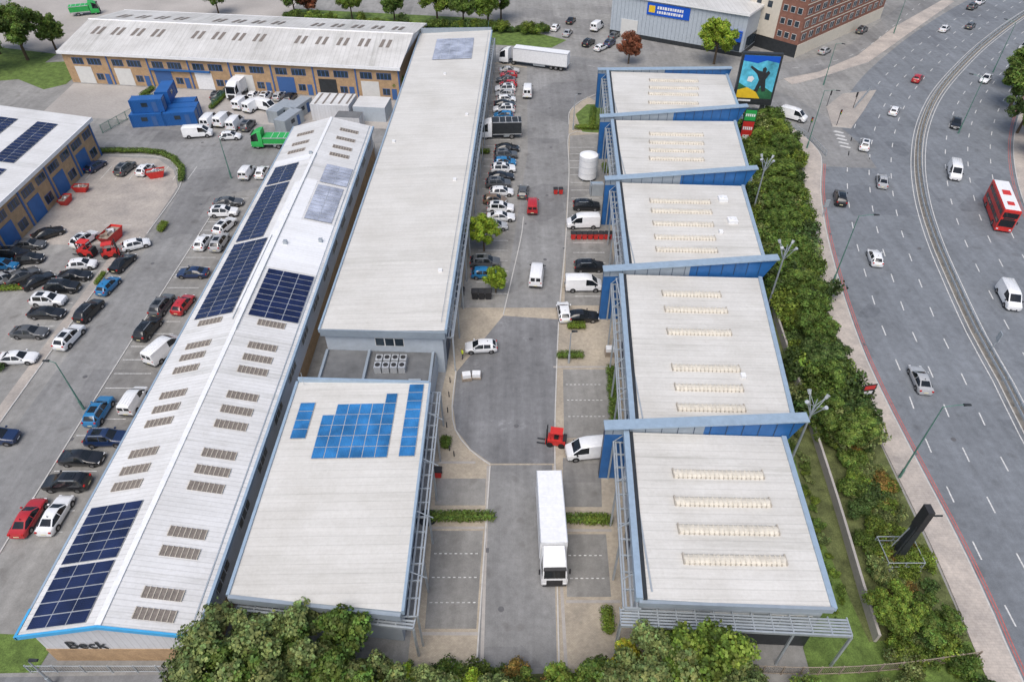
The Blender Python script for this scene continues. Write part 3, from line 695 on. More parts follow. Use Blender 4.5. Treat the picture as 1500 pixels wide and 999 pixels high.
# ------------------------------------------------------------------ electrical warehouse (top)
e=empty('cladded_wholesale_warehouse',45,188)
P0,P1,P2,P3=(25.6,187.2),(55.7,170.2),(68,188),(37,206)
b=B(); b.prism([P0,P1,P2,P3],0,9.4,m_lclad); 
L=math.dist(P0,P1)
for i in range(34): b.wall(P0,P1,.5+i,.56+i,.3,9.3,.05,m_steel)
b.wall(P0,P1,0,L,0,1.0,.1,m_dkst); b.wall(P1,P2,0,21.6,0,1,.1,m_dkst)
b.obj('walls',e)
b=B(); b.prism([(24.9,187.2),(55.7,169.5),(68.8,188),(37,207)],9.4,9.9,m_wp,m_rT); b.obj('roof',e)
b=B(); b.wall(P0,P1,9.5,20.5,6.2,9.0,.2,m_sblue); b.wall(P0,P1,28,34,3.4,5.8,.6,m_sblue)
for s0,z0,k,o in ((10,6.8,1.6,.24),(28.3,4.2,1.1,.64)):
    b.wall(P0,P1,s0,s0+k,z0,z0+k,o,m_yellow)
wd=[.5,.7,.4,.8,.5,.6,.35,.7,.5,.6,.4]
s=12.2
for k in wd: b.wall(P0,P1,s,s+k*.8,7.75,8.4,.24,m_wp); s+=k*.8+.18
s=12.2
for k in wd[::-1]: b.wall(P0,P1,s,s+k*.8,6.75,7.35,.24,m_wp); s+=k*.8+.18
for i in range(6): b.wall(P0,P1,29.8+i*.65,30.2+i*.65,4.3,5.0,.64,m_wp)
b.obj('fascia_sign',e)
b=B(); b.window(P0,P1,26.5,34,1.1,3.3,m_dkst,m_glass,5); b.wall(P0,P1,3,7.5,.02,4.2,.12,m_door); b.window(P1,P2,2,9,1.2,4,m_dkst,m_glass,4); b.wall(P1,P2,12,16,.02,4,.12,m_door); b.obj('windows_and_doors',e)
# ------------------------------------------------------------------ apartments (top right)
e=empty('brick_apartment_block',85,190)
Q0,Q1,Q2,Q3=(58.5,180.5),(68.6,169.4),(101.5,199.5),(91,211)
b=B(); b.prism([Q0,Q1,Q2,Q3],0,17,m_rbrick,m_flat); b.wall(Q0,Q1,.2,8.5,3,17.3,.15,m_cream); b.wall(Q0,Q1,0,15,0,2.9,.05,m_dkst); b.wall(Q1,Q2,0,44.6,0,3.0,.08,m_cream)
for z in (5.9,8.9,11.9,14.9): b.wall(Q1,Q2,0,44.6,z,z+.2,.06,m_cream)
b.obj('walls',e)
b=B()
for fl in range(5):
    z=3.8+fl*2.9
    for i in range(13): b.window(Q1,Q2,1+i*3.35,2.9+i*3.35,z,z+1.5,m_wframe,m_glass,2)
    for i in range(3): b.window(Q0,Q1,9.1+i*1.9,10.3+i*1.9,z,z+1.4,m_wframe,m_glass,1)
    if fl: 
        for i in range(2): b.wall(Q0,Q1,2+i*3,3.2+i*3,z,z+1.4,.2,m_glass)
for i in range(10): b.window(Q1,Q2,1+i*4.3,4+i*4.3,.4,2.6,m_wframe,m_glass,3)
b.obj('windows',e)
b=B(); 
for i in range(5): b.wall(Q1,Q2,5+i*9,5.8+i*9,17,19.2,-.8,m_rbrick,inn=2)
b.obj('chimneys',e)
e=empty('distant_warehouse',-40,250); b=B(); b.obox(-40,250,0,8,60,22,-8,m_lclad,m_rT); b.obox(-40,250,8,8.6,61,23,-8,m_wp,m_rT); b.obj('body',e)
e=empty('distant_warehouse',60,255); b=B(); b.obox(50,262,0,9,50,26,-28,m_brick,m_rT); b.obox(50,262,9,9.5,51,27,-28,m_wp,m_rT); b.obj('body',e)
# ------------------------------------------------------------------ vehicles
def loft(b,st,pm=None):
    pm=pm or m_paint; rings=[]
    for (x,w,zb,zt_,zr,wr,k) in st:
        H=[(w*.88,zb),(w,zb+.13),(w*1.0,zt_-.14),(w*.95,zt_),(wr,zt_+(zr-zt_)*.9),(max(.05,wr-.13),zr)]
        rings.append([(x,y,z) for y,z in H]+[(x,-y,z) for y,z in reversed(H)])
    for i in range(len(st)-1):
        k=st[i][6]
        for j in range(12):
            j2=(j+1)%12
            mm=pm
            if j in (0,10) or j==11: mm=m_trimb
            if j in (3,7) and k in 'gw': mm=m_dglass
            if j==5 and k in 'w': mm=m_dglass
            b.poly([rings[i][j],rings[i+1][j],rings[i+1][j2],rings[i][j2]],mm)
    b.poly(rings[0],pm); b.poly(rings[-1][::-1],pm)
def wheels(b,xs,w,r=.32,t=.2):
    for x in xs:
        for s in (-1,1):
            b.tube((x,s*(w-.09),r+.04),(x,s*(w+.004),r+.04),r+.07,m_trimb,18)
            b.tube((x,s*(w-t),r),(x,s*(w+.012),r),r,m_black,18)
            b.tube((x,s*w,r),(x,s*(w+.02),r),r*.62,m_hub,10)
def finish(b,L,w,zl,zt_,front=None):
    for s in (-1,1):
        x=L/2
        b.box(x-.24,min(s*(w-.14),s*(w-.42)),zl,x-.05,max(s*(w-.14),s*(w-.42)),zl+.13,m_lamp)
        b.box(-x-.012,min(s*(w-.1),s*(w-.32)),zt_,-x+.12,max(s*(w-.1),s*(w-.32)),zt_+.16,m_tail)
    b.box(L/2-.05,-.45,.32,L/2+.012,.45,.5,m_trimb); b.box(L/2,-.26,.36,L/2+.02,.26,.47,m_wp)
    b.box(-L/2-.02,-.26,.5,-L/2,.26,.61,m_plate)
def car(kind):
    b=B()
    if kind=='hatch':
        L,w=4.1,.87
        st=[(2.05,.62,.26,.50,.54,.50,'p'),(1.98,.76,.2,.62,.66,.62,'p'),(1.72,.84,.18,.76,.80,.72,'p'),(1.4,.865,.18,.83,.875,.75,'p'),(1.05,.87,.18,.88,.94,.77,'w'),(.32,.88,.18,.93,1.40,.60,'g'),(.05,.88,.18,.94,1.46,.61,'g'),(-.28,.88,.18,.94,1.48,.61,'p'),(-.36,.88,.18,.94,1.48,.61,'g'),(-1.2,.88,.18,.97,1.44,.59,'p'),(-1.5,.87,.18,.98,1.38,.57,'w'),(-1.88,.84,.2,.95,1.02,.66,'p'),(-2.0,.80,.2,.80,.86,.66,'p'),(-2.05,.74,.24,.6,.64,.60,'p')]
        ws=(1.28,-1.25);zz=(.56,.76)
    elif kind=='sedan':
        L,w=4.65,.9
        st=[(2.32,.62,.26,.5,.54,.50,'p'),(2.24,.78,.2,.62,.66,.66,'p'),(1.92,.86,.18,.74,.78,.74,'p'),(1.5,.89,.18,.81,.86,.77,'p'),(1.02,.9,.18,.86,.92,.78,'w'),(.26,.9,.18,.90,1.36,.60,'g'),(0,.9,.18,.9,1.42,.61,'g'),(-.3,.9,.18,.91,1.43,.61,'p'),(-.38,.9,.18,.91,1.43,.61,'g'),(-1.05,.9,.18,.93,1.36,.59,'w'),(-1.68,.89,.18,.95,1.0,.70,'p'),(-2.2,.85,.2,.92,.96,.70,'p'),(-2.32,.74,.26,.6,.64,.60,'p')]
        ws=(1.45,-1.38);zz=(.54,.72)
    elif kind=='suv':
        L,w=4.55,.93
        st=[(2.27,.70,.3,.7,.74,.60,'p'),(2.2,.84,.26,.84,.88,.72,'p'),(1.8,.9,.24,.95,1.0,.78,'p'),(1.15,.93,.24,1.02,1.1,.8,'w'),(.48,.93,.24,1.06,1.58,.66,'g'),(.2,.93,.24,1.06,1.65,.67,'g'),(-.25,.93,.24,1.07,1.67,.67,'p'),(-.35,.93,.24,1.07,1.67,.67,'g'),(-1.5,.93,.24,1.1,1.63,.65,'p'),(-1.75,.92,.24,1.1,1.58,.63,'w'),(-2.1,.9,.26,1.08,1.16,.74,'p'),(-2.22,.86,.26,.9,.96,.74,'p'),(-2.27,.78,.3,.7,.74,.68,'p')]
        ws=(1.4,-1.35);zz=(.70,.9)
    elif kind=='van':
        L,w=5.3,1.0
        st=[(2.65,.8,.3,.8,.86,.7,'p'),(2.55,.93,.28,.98,1.04,.8,'p'),(1.95,.98,.28,1.15,1.3,.84,'w'),(1.15,1.0,.28,1.22,2.05,.8,'g'),(.55,1.0,.28,1.22,2.2,.82,'g'),(.25,1.0,.28,1.22,2.24,.83,'p'),(-2.5,1.0,.28,1.22,2.24,.83,'p'),(-2.62,.97,.3,1.22,2.15,.8,'p'),(-2.65,.95,.3,1.2,2.1,.78,'p')]
        ws=(1.7,-1.6);zz=(.75,1.0)
    elif kind=='smallvan':
        L,w=4.4,.9
        st=[(2.2,.72,.26,.62,.68,.62,'p'),(2.1,.85,.24,.8,.86,.7,'p'),(1.5,.89,.22,.98,1.06,.78,'w'),(.75,.9,.22,1.05,1.7,.7,'g'),(.05,.9,.22,1.05,1.82,.73,'p'),(-2.05,.9,.22,1.05,1.82,.73,'p'),(-2.2,.86,.24,1.05,1.74,.68,'p')]
        ws=(1.4,-1.3);zz=(.65,.9)
    loft(b,st); wheels(b,ws,w,.34 if kind in('suv','van') else .31); finish(b,L,w,*zz)
    for s in (-1,1):
        zc=.95 if kind in('hatch','sedan') else 1.15; xm=.85 if kind not in('van',) else 1.6
        b.box(xm-.1,min(s*(w-.02),s*(w+.17)),zc,xm+.06,max(s*(w-.02),s*(w+.17)),zc+.14,m_trimb if kind=='van' else m_paint)
    if kind in('van','smallvan'):
        z0,z1=(1.35,1.9) if kind=='van' else (1.15,1.55)
        for s in(-1,1): b.box(-L/2-.015,min(s*.08,s*.68),z0,-L/2+.02,max(s*.08,s*.68),z1,m_dglass)
        b.box(-L/2-.05,-w+.1,.32,-L/2,w-.1,.5,m_trimb)
        for yy in (-.5,-.17,.17,.5): b.box(-2.3 if kind=='van' else -1.9,yy-.03,(2.24 if kind=='van' else 1.82)-.01,0,yy+.03,(2.24 if kind=='van' else 1.82)+.025,m_paint)
    else:
        b.box(-.9,-.02,1.40 if kind!='suv' else 1.6,-.8,.02,1.56 if kind!='suv' else 1.74,m_trimb)
        if kind=='suv':
            for s in(-1,1): b.box(-1.4,s*.6-.02,1.64,.2,s*.6+.02,1.71,m_galv)
            b.box(-1.2,-.42,1.665,-.2,.42,1.675,m_dglass)
    return b.mesh('vehicle_'+kind,40)
CM={k:car(k) for k in ('hatch','sedan','suv','van','smallvan')}
WHITE=(.80,.81,.82);BLACK=(.012,.013,.015);GREY=(.09,.095,.10);SILV=(.42,.43,.44);NAVY=(.012,.03,.09);BLUE=(.02,.18,.40);RED=(.45,.02,.025);BROWN=(.20,.14,.09)
def put(kind,x,y,h,col,name=None):
    nm=name or {'van':'van','smallvan':'van'}.get(kind,'parked_car')
    j=random.uniform(-2,2); o=inst(nm,CM[kind],x,y,.03,h+j,(random.uniform(.97,1.03),1,random.uniform(.97,1.04)),col); return o
cars=[('hatch',-75.7,113.5,75,NAVY),('suv',-69.9,112.5,80,GREY),('hatch',-66.2,112.2,82,WHITE),('smallvan',-47.4,110.9,85,WHITE),('hatch',-44.8,111.2,88,WHITE),
('sedan',-47.6,100.8,5,GREY),('suv',-47.4,97.6,4,WHITE),('suv',-45.9,93.4,75,WHITE),('hatch',-47.9,88.9,85,WHITE),('suv',-45.3,88.8,86,SILV),
('sedan',-46.7,80.9,180,NAVY),('suv',-48.3,73.3,85,GREY),('hatch',-45.5,73.6,82,RED),('suv',-48.3,68.4,82,BLACK),('van',-44.6,64.2,70,WHITE),('smallvan',-44.8,55.4,88,WHITE),('suv',-48.2,53.7,88,BLUE),
('suv',-45.5,49.6,2,NAVY),('sedan',-47.0,46.9,0,BLACK),('suv',-47.0,43.6,180,BLACK),('sedan',-48.9,39.4,90,RED),('sedan',-46.3,39.7,88,WHITE),
('sedan',-73.1,91.3,40,BLACK),('suv',-66.5,89.5,70,WHITE),('hatch',-58,88.2,30,WHITE),('hatch',-63.8,82.9,10,WHITE),('sedan',-58,83.4,80,BLACK),
('sedan',-74.4,88.2,5,GREY),('suv',-75.4,85.6,0,BLACK),('hatch',-75.4,82.9,0,BLUE),('sedan',-71.4,80.2,50,GREY),('sedan',-68.4,79.0,50,BLACK),('hatch',-72.5,84.4,10,BLACK),('hatch',-73.6,79.6,55,SILV),
('sedan',-63.6,80.2,5,BLACK),('suv',-64,77.4,0,BLACK),('hatch',-57.7,77.8,80,BLUE),('suv',-57.8,72.1,80,BLACK),('suv',-64.5,74.4,0,WHITE),('sedan',-63.4,71.7,0,BLACK),('sedan',-63.6,67.7,0,GREY),('suv',-57.9,66.7,80,WHITE),('sedan',-62.5,62.8,2,WHITE),('suv',-57.9,49.8,0,NAVY),
('van',-61.5,126.7,8,WHITE),('van',-61.0,132.2,85,WHITE),('van',-58.4,132.8,80,WHITE),('hatch',-54.9,125.6,5,WHITE),('van',-55.6,131.2,88,WHITE),('suv',-52.9,130.4,85,GREY),
('suv',-63.7,145.4,85,GREY),('hatch',-56,145.4,88,WHITE),('suv',-53.2,144.8,85,WHITE),('van',-51.6,139.2,-25,WHITE),
('hatch',-50.4,145.2,80,SILV),('hatch',-47.8,144.6,80,BLACK),('van',-57.2,141.0,80,WHITE),('van',-54.2,139.6,70,WHITE)]
for i,(c,k) in enumerate([(SILV,'sedan'),(RED,'hatch'),(GREY,'sedan'),(RED,'hatch'),(WHITE,'suv'),(SILV,'hatch'),(WHITE,'hatch'),(BLACK,'sedan'),(WHITE,'suv'),(BLUE,'hatch'),(GREY,'sedan')]):
    cars.append((k,-1.6+random.uniform(-.4,.4)+(160-i*2.7-130)*.02,159.8-i*2.72,random.choice((1,181)),c))
cars+=[('van',3.4,147.2,88,WHITE),('sedan',-.9,120.6,2,BLACK),('suv',-1.2,117.7,2,GREY),('hatch',-1.3,115.1,0,BLUE),('suv',-1.6,112.4,2,WHITE),('sedan',-1.9,109.7,0,BLACK),('suv',-2.4,107,0,GREY),('hatch',-1.8,104.2,0,WHITE),
('hatch',1.9,104.4,85,GREY),('hatch',-2.9,101.6,0,BROWN),('suv',-1.9,98.9,0,WHITE),('sedan',-1.8,96.2,0,WHITE),('hatch',-2.7,93.5,0,SILV),('smallvan',3.4,99.6,88,RED),
('suv',-4.0,83.5,0,GREY),('hatch',-3.9,80.7,0,BLUE),('van',3.6,80.3,83,WHITE),('hatch',7.1,72.0,92,WHITE),('sedan',9.4,71.0,2,BLACK),('van',10.2,77.8,2,WHITE),('suv',11.4,82.4,0,BLACK),
('van',11.4,94.2,183,WHITE),('suv',12.4,99.6,0,BLACK),('hatch',-4,64.9,182,WHITE),('van',8.5,47.9,185,WHITE),('van',22.6,190.4,60,WHITE),('sedan',26.4,183.8,60,GREY),('hatch',22.1,174.9,50,WHITE),('suv',19.3,178.3,60,BLACK),
('hatch',29.8,181.0,60,SILV),('suv',24.6,178.0,60,NAVY),('van',57.6,134.6,-38,WHITE),('hatch',77,172.6,45,SILV),('suv',-20,181,5,GREY),('sedan',14.5,186,70,SILV),('hatch',11.5,190,70,WHITE),('sedan',16,196,70,BLACK),('suv',92,188,50,GREY)]
for c in cars: put(*c)
def tangent(x,y):
    i=min(range(len(MP)-1),key=lambda i:(MP[i][0]-x)**2+(MP[i][1]-y)**2); d=MP[i+1]-MP[i]; return math.degrees(math.atan2(d[1],d[0]))
for k,x,y,c,dr in [('sedan',114.4,189.3,WHITE,0),('suv',131.2,208.2,GREY,0),('hatch',92,154.9,RED,0),('sedan',107.5,154.9,WHITE,1),('hatch',116.6,160.3,WHITE,1),('hatch',79.5,137.5,WHITE,0),('sedan',89.5,131.6,BLACK,1),
 ('suv',67.4,121.9,WHITE,0),('sedan',65.1,108,SILV,0),('suv',55.6,102.1,BLACK,0),('hatch',54.6,84.7,WHITE,0),('sedan',50,59,SILV,0),('van',79.3,111.2,WHITE,1),('van',69.5,75.1,WHITE,1),('hatch',122.3,191.5,GREY,0),('sedan',135.7,212.8,WHITE,0),('sedan',128,176,SILV,1),('hatch',146,196,BLACK,1),('suv',71,55,GREY,1)]:
    put(k,x,y,tangent(x,y)+(180 if dr else 0),c,'moving_van' if k=='van' else 'moving_car')
def truck(name,boxL,H,x,y,h,cabm,boxm,artic=False):
    e=empty(name,x,y); e.rotation_euler=(0,0,R(h))
    def add(b,n): 
        o=bpy.data.objects.new(n,b.mesh(n,35)); sc.collection.objects.link(o); o.parent=e
    T=boxL+2.3+(1.2 if artic else .1); f=T/2; r=-T/2
    b=B(); b.box(r,-1.27,1.05,r+boxL,1.27,H,boxm)
    for s in(-1,1): b.box(r,s*1.25-.04,H-.12,r+boxL,s*1.25+.04,H+.03,m_alu); b.box(r,s*1.25-.05,1.0,r+boxL,s*1.25+.05,1.15,m_alu)
    for i in range(int(boxL/1.2)): b.box(r+.6+i*1.2,-1.22,H,r+.66+i*1.2,1.22,H+.02,m_wp)
    b.box(r-.03,-1.1,1.2,r,-.03,H-.15,m_wp); b.box(r-.03,.03,1.2,r,1.1,H-.15,m_wp)
    add(b,'cargo_box')
    b=B(); c0=f-2.25
    w=1.24
    loft(b,[(f,w*.92,.45,1.3,1.36,1.1,'p'),(f-.06,w,.4,1.5,1.56,1.14,'w'),(f-.32,w,.4,1.55,2.85,1.1,'g'),(f-1.0,w,.4,1.6,3.2,1.1,'g'),(f-1.5,w,.4,1.6,3.45,1.1,'p'),(c0,w,.4,1.6,3.55,1.08,'p')],cabm)
    b.box(f-.02,-.75,.6,f+.03,.75,1.35,m_trimb); b.box(f-.02,-1.1,.35,f+.05,1.1,.6,m_trimb)
    for s in(-1,1):
        b.box(f-.02,s*.95-.17,.62,f+.04,s*.95+.17,.85,m_lamp); b.box(f-.45,s*1.4-.08,1.9,f-.3,s*1.4+.08,2.6,m_trimb)
    b.hexa([(f-.35,-1.05,2.85),(f-.1,-1.05,2.8),(f-.1,1.05,2.8),(f-.35,1.05,2.85),(f-.4,-1.0,2.98),(f-.12,-1.0,2.88),(f-.12,1.0,2.88),(f-.4,1.0,2.98)],m_trimb)
    add(b,'cab')
    b=B(); b.box(r+.1,-.45,.75,f-.4,.45,1.04,m_dkst)
    xs=[f-1.1]+([r+1.4,r+2.6,r+3.8,f-3.6] if artic else [r+1.9])
    for X in xs:
        for s in(-1,1):
            b.tube((X,s*.85,.5),(X,s*1.2,.5),.5,m_black,18); b.tube((X,s*1.19,.5),(X,s*1.22,.5),.28,m_hub,12)
    for s in(-1,1): b.box(r+boxL*.4,s*1.0-.15,.5,r+boxL*.62,s*1.0+.15,1.0,m_galv); b.box(r+.02,s*1.1-.12,.8,r+.06,s*1.1+.12,.95,m_tail)
    add(b,'chassis')
    return e
truck('box_lorry',8.2,3.9,3.85,37.4,-89,m_wp,m_wp)
truck('articulated_lorry',13.2,4.0,5.2,164.2,161,m_wp,m_wp,True)
truck('box_lorry',5.6,3.5,-2.2,126.6,183,m_wp,m_dkst)
truck('box_lorry',5.0,3.4,-59.6,147.3,262,m_wp,m_wp)
truck('tipper_lorry',4.6,2.3,-46,122.4,180,m_grn,m_grn)
truck('refuse_lorry',5,2.6,-119,203,20,m_grn,m_grn)
e=empty('double_decker_bus',79.6,97.2); e.rotation_euler=(0,0,R(tangent(80,97)+180)); e.scale=(.94,.96,.92)
b=B(); w=1.26
x0,x1=-5.4,5.4
b.box(x0,-w,.35,x1,w,4.25,m_redp); b.box(x0+.2,-w+.12,4.25,x1-.2,w-.12,4.38,m_redp,m_wp)
for z0,z1 in ((1.35,2.15),(3.0,3.75)):
    for s in(-1,1):
        for i in range(7): b.box(x0+.5+i*1.42,s*(w+.004)-.012,z0,x0+1.75+i*1.42,s*(w+.004)+.012,z1,m_dglass)
b.box(x1-.01,-1.1,1.2,x1+.03,1.1,2.5,m_dglass); b.box(x1-.01,-1.1,2.95,x1+.03,1.1,3.85,m_dglass); b.box(x1-.01,-.8,2.56,x1+.035,.8,2.88,m_trimb)
b.box(x0-.03,-1.0,2.9,x0+.01,1.0,3.7,m_dglass)
b.box(-1.5,-.6,4.38,0,.6,4.5,m_redp); b.box(2.5,-.5,4.38,3.6,.5,4.48,m_redp)
for s in(-1,1): b.box(x1-.01,s*.95-.15,.6,x1+.03,s*.95+.15,.8,m_lamp); b.box(x1+.03,s*1.4-.06,1.9,x1+.15,s*1.4+.06,2.4,m_trimb)
wheels(b,(3.3,-2.9),w,.48,.3)
o=bpy.data.objects.new('bus_body',b.mesh('bus_body',35)); sc.collection.objects.link(o); o.parent=e
# ------------------------------------------------------------------ containers, skips, bins etc.
def container(name,x,y,z,h,m,L=6.06):
    b=B(); b.box(-L/2,-1.22,0,L/2,1.22,2.59,m)
    for i in range(int(L/.3)): 
        for s in(-1,1): b.box(-L/2+.15+i*.3,s*1.23-.02,.15,-L/2+.28+i*.3,s*1.23+.02,2.45,m)
    for sx in(-1,1):
        for sy in(-1,1): b.box(sx*L/2-.09,sy*1.22-.09,0,sx*L/2+.09,sy*1.22+.09,2.62,m)
    for s in(-.6,-.2,.2,.6): b.tube((L/2+.05,s,.1),(L/2+.05,s,2.5),.025,m_galv)
    b.box(-1,-1.27,1.2,.2,-1.25,2.0,m_glass); b.box(1,-1.27,.1,1.9,-1.25,2.1,m_bframe)
    return inst(name,b.mesh(name),x,y,z,h)
for x,y,z,h in ((-73.2,132.2,.02,8),(-66.9,133.0,.02,8),(-73.6,134.9,.02,8),(-67.3,135.6,.02,8),(-72.6,132.9,2.66,8),(-68.6,138.2,.02,8),(-71.2,138.6,2.66,98)): container('blue_site_cabin',x,y,z,h,m_bluec)
for x,y,h in ((-47.2,135.4,70),(-44.6,131.0,70),(-44.0,137,70)): container('grey_shipping_container',x,y,.02,h,m_galv)
def skip(x,y,h,s=1):
    b=B(); P=[(-1.2,-.8,0),(1.2,-.8,0),(1.2,.8,0),(-1.2,.8,0),(-1.9,-.95,1.5),(1.9,-.95,1.5),(1.9,.95,1.5),(-1.9,.95,1.5)]
    n=len(b.v); b.v+=P; i=b.mi(m_redp)
    for f in ((0,3,2,1),(0,1,5,4),(1,2,6,5),(2,3,7,6),(3,0,4,7)): b.f.append(tuple(n+a for a in f)); b.m.append(i)
    b.poly([(-1.7,-.85,1.2),(1.7,-.85,1.2),(1.7,.85,1.2),(-1.7,.85,1.2)],m_wood)
    for k in range(9): b.obox(random.uniform(-1.2,1.2),random.uniform(-.5,.5),1.15,1.35+random.random()*.3,random.uniform(.3,.9),random.uniform(.1,.5),random.uniform(0,180),random.choice([m_wood,m_galv,m_wp,m_conc]))
    for sx in(-1,1): b.tube((sx*.9,-.98,.9),(sx*.9,.98,.9),.06,m_redp)
    inst('red_skip',b.mesh('red_skip'),x,y,.03,h,s)
skip(-62.7,90.3,80,1.05); skip(-63.6,110.6,20,.85); skip(-75.4,101.5,90,.7); skip(-74.6,105.5,0,.7)
def forklift(x,y,h,s=1):
    b=B(); b.box(-1.1,-.55,.3,.9,.55,1.05,m_redp); b.box(-1.2,-.5,.4,-.8,.5,1.25,m_trimb); b.box(-.3,-.3,1.05,.2,.3,1.2,m_black)
    for sx in(-.7,.6):
        for sy in(-1,1): b.tube((sx,sy*.5,.35),(sx,sy*.68,.35),.35,m_black,14); b.tube((sx,sy*.45,1.0),(sx*.8,sy*.42,2.15),.04,m_redp)
    b.box(-.75,-.5,2.1,.65,.5,2.2,m_redp)
    for sy in(-1,1): b.box(.95,sy*.3-.05,.1,1.07,sy*.3+.05,2.6,m_dkst); b.box(1.07,sy*.3-.07,.1,2.1,sy*.3+.07,.16,m_dkst)
    b.box(1.06,-.5,.2,1.12,.5,.9,m_redp)
    inst('red_forklift',b.mesh('red_forklift'),x,y,.03,h,s)
forklift(-64.6,86.2,170,1.15); forklift(4.9,49.4,170); forklift(-60.9,85.9,20,1.05)
def bin_(x,y,h,m,name,s=1):
    b=B(); P=[(-.28,-.3,.1),(.28,-.3,.1),(.28,.3,.1),(-.28,.3,.1),(-.36,-.38,1.0),(.36,-.38,1.0),(.36,.38,1.0),(-.36,.38,1.0)]
    b.hexa(P,m); b.hexa([(-.4,-.4,1.0),(.4,-.4,1.0),(.4,.4,1.0),(-.4,.4,1.0),(-.34,-.36,1.1),(.34,-.36,1.1),(.34,.32,1.16),(-.34,.32,1.16)],m_trimb if m!=m_trimb else m)
    for sx in(-1,1): b.tube((sx*.26,.34,.12),(sx*.32,.34,.12),.12,m_black,10)
    inst(name,b.mesh(name),x,y,.03,h,s)
for i in range(8): bin_(9.6+i*.88,90.6,random.uniform(-10,10),m_redp,'red_wheelie_bin',1.1)
for i in range(3): bin_(-5.2+i*.95,75.6,0,m_trimb,'black_wheelie_bin',1.3)
for i in range(2): bin_(7.5+i*.9,104.5,0,m_redp,'red_wheelie_bin',1.0)
bin_(-7.9,44.9,0,m_redp,'red_wheelie_bin',1.1)
b=B(); b.tube((0,0,.5),(0,0,4.6),1.6,m_wp,28); b.tube((0,0,4.6),(0,0,5.1),1.6,m_wp,28,.5)
for i in range(4): a=R(45+90*i); b.tube((1.2*math.cos(a),1.2*math.sin(a),0),(1.2*math.cos(a),1.2*math.sin(a),.6),.1,m_galv)
for z in(1.5,2.7,3.9): b.tube((0,0,z),(0,0,z+.06),1.63,m_alu,28)
b.tube((1.5,-.6,0),(1.5,-.6,4.9),.04,m_galv); b.tube((1.7,-.2,0),(1.7,-.2,4.9),.04,m_galv)
inst('storage_silo',b.mesh('storage_silo',30),13.4,109.9,.02)
b=B(); b.box(-1,-.9,0,1,-.3,2.2,m_galv);b.box(-1,.3,0,1,.9,1.8,m_bluegrey); b.box(-1.2,-1,0,-1.1,1,2,m_galv); inst('plant_cabinet',b.mesh('plant_cabinet'),14.6,104.6,.02)
def pallets(x,y,h,n=6):
    b=B()
    for k in range(n):
        z=k*.15
        for i in range(6): b.box(-.6+i*.21,-.5,z+.11,-.46+i*.21,.5,z+.135,m_wood)
        for yy in(-.45,0,.4): b.box(-.6,yy,z,.6,yy+.08,z+.11,m_wood)
    b.box(-.5,-.4,n*.15,.5,.4,n*.15+.5,m_wp)
    inst('pallet_stack',b.mesh('pallet_stack'),x,y,.03,h)
pallets(-5.6,59.6,10,3); pallets(-4.4,59.9,0,2); pallets(12.5,64,0,5)
def street_lamp(x,y,H,arm,h,m=m_green,double=False):
    b=B(); b.tube((0,0,0),(0,0,1.4),.15,m,12); b.tube((0,0,1.4),(0,0,H),.1,m,12,.05)
    for s in ((1,-1) if double else (1,)):
        b.tube((0,0,H-.05),(s*arm*.6,0,H+.25),.04,m,8); b.tube((s*arm*.6,0,H+.25),(s*arm,0,H+.3),.04,m,8)
        b.hexa([(s*arm-.35,-.14,H+.2),(s*arm+.4,-.12,H+.24),(s*arm+.4,.12,H+.24),(s*arm-.35,.14,H+.2),(s*arm-.35,-.1,H+.38),(s*arm+.35,-.08,H+.36),(s*arm+.35,.08,H+.36),(s*arm-.35,.1,H+.38)],m_dkst)
    inst('street_lamp',b.mesh('street_lamp'),x,y,.02,h)
for x,y,H,a,h in ((41.6,44.7,11.2,2.2,0),(46.5,79.2,11.2,2.2,-5),(56.3,121.5,11.2,2.2,-20),(-50.6,54.6,7.6,.9,180),(-50.1,110,7.6,.9,0),(88.4,128,11,2.2,150),(112,160,11,2.2,140),(70,152.5,9,1.5,-40),(100,186.8,9,1.5,-40),(-5.5,168.5,8,1.2,90),(77.6,84,11,2.2,165)): street_lamp(x,y,H,a,h)
street_lamp(-38.6,23.4,4.5,.5,0,m_galv); street_lamp(7.2,62.5,5,.4,0,m_galv); street_lamp(12.2,129.6,7,.8,0,m_galv)
def mast(x,y,h):
    b=B(); b.tube((0,0,0),(0,0,9.2),.15,m_galv,12,.1)
    for a in (20,110,200,290):
        c,s=math.cos(R(a)),math.sin(R(a)); b.tube((0,0,7.8),(c*1.15,s*1.15,10.1),.05,m_galv,8); b.tube((0,0,9.2),(c*1.15,s*1.15,10.1),.03,m_galv,6)
        b.tube((c*1.08,s*1.08,9.95),(c*1.3,s*1.3,10.35),.15,m_alu,12,.21)
    b.tube((0,0,9.2),(0,0,10.2),.05,m_galv); inst('floodlight_mast',b.mesh('floodlight_mast',40),x,y,.02,h)
mast(30.4,46.6,0); mast(35.6,73.8,20); mast(39.6,97.6,10)
b=B(); b.box(-1.8,-1.5,0,1.8,1.5,.4,m_kerb); b.box(-1.5,-1.2,.4,1.5,1.2,.7,m_galv)
for sx in(-1.7,0,1.7):
    for sy in(-1.4,1.4): b.tube((sx,sy,.4),(sx,sy,1.8),.05,m_galv)
for sy in(-1.4,1.4):
    for z in(1.1,1.8): b.tube((-1.7,sy,z),(1.7,sy,z),.04,m_galv)
for sx in(-1.7,1.7):
    for z in(1.1,1.8): b.tube((sx,-1.4,z),(sx,1.4,z),.04,m_galv)
b.hexa([(-.4,-.4,.7),(.4,-.4,.7),(.4,.4,.7),(-.4,.4,.7),(-.2,-.45,8.4),(.2,-.45,8.4),(.2,.45,8.4),(-.2,.45,8.4)],m_dkst)
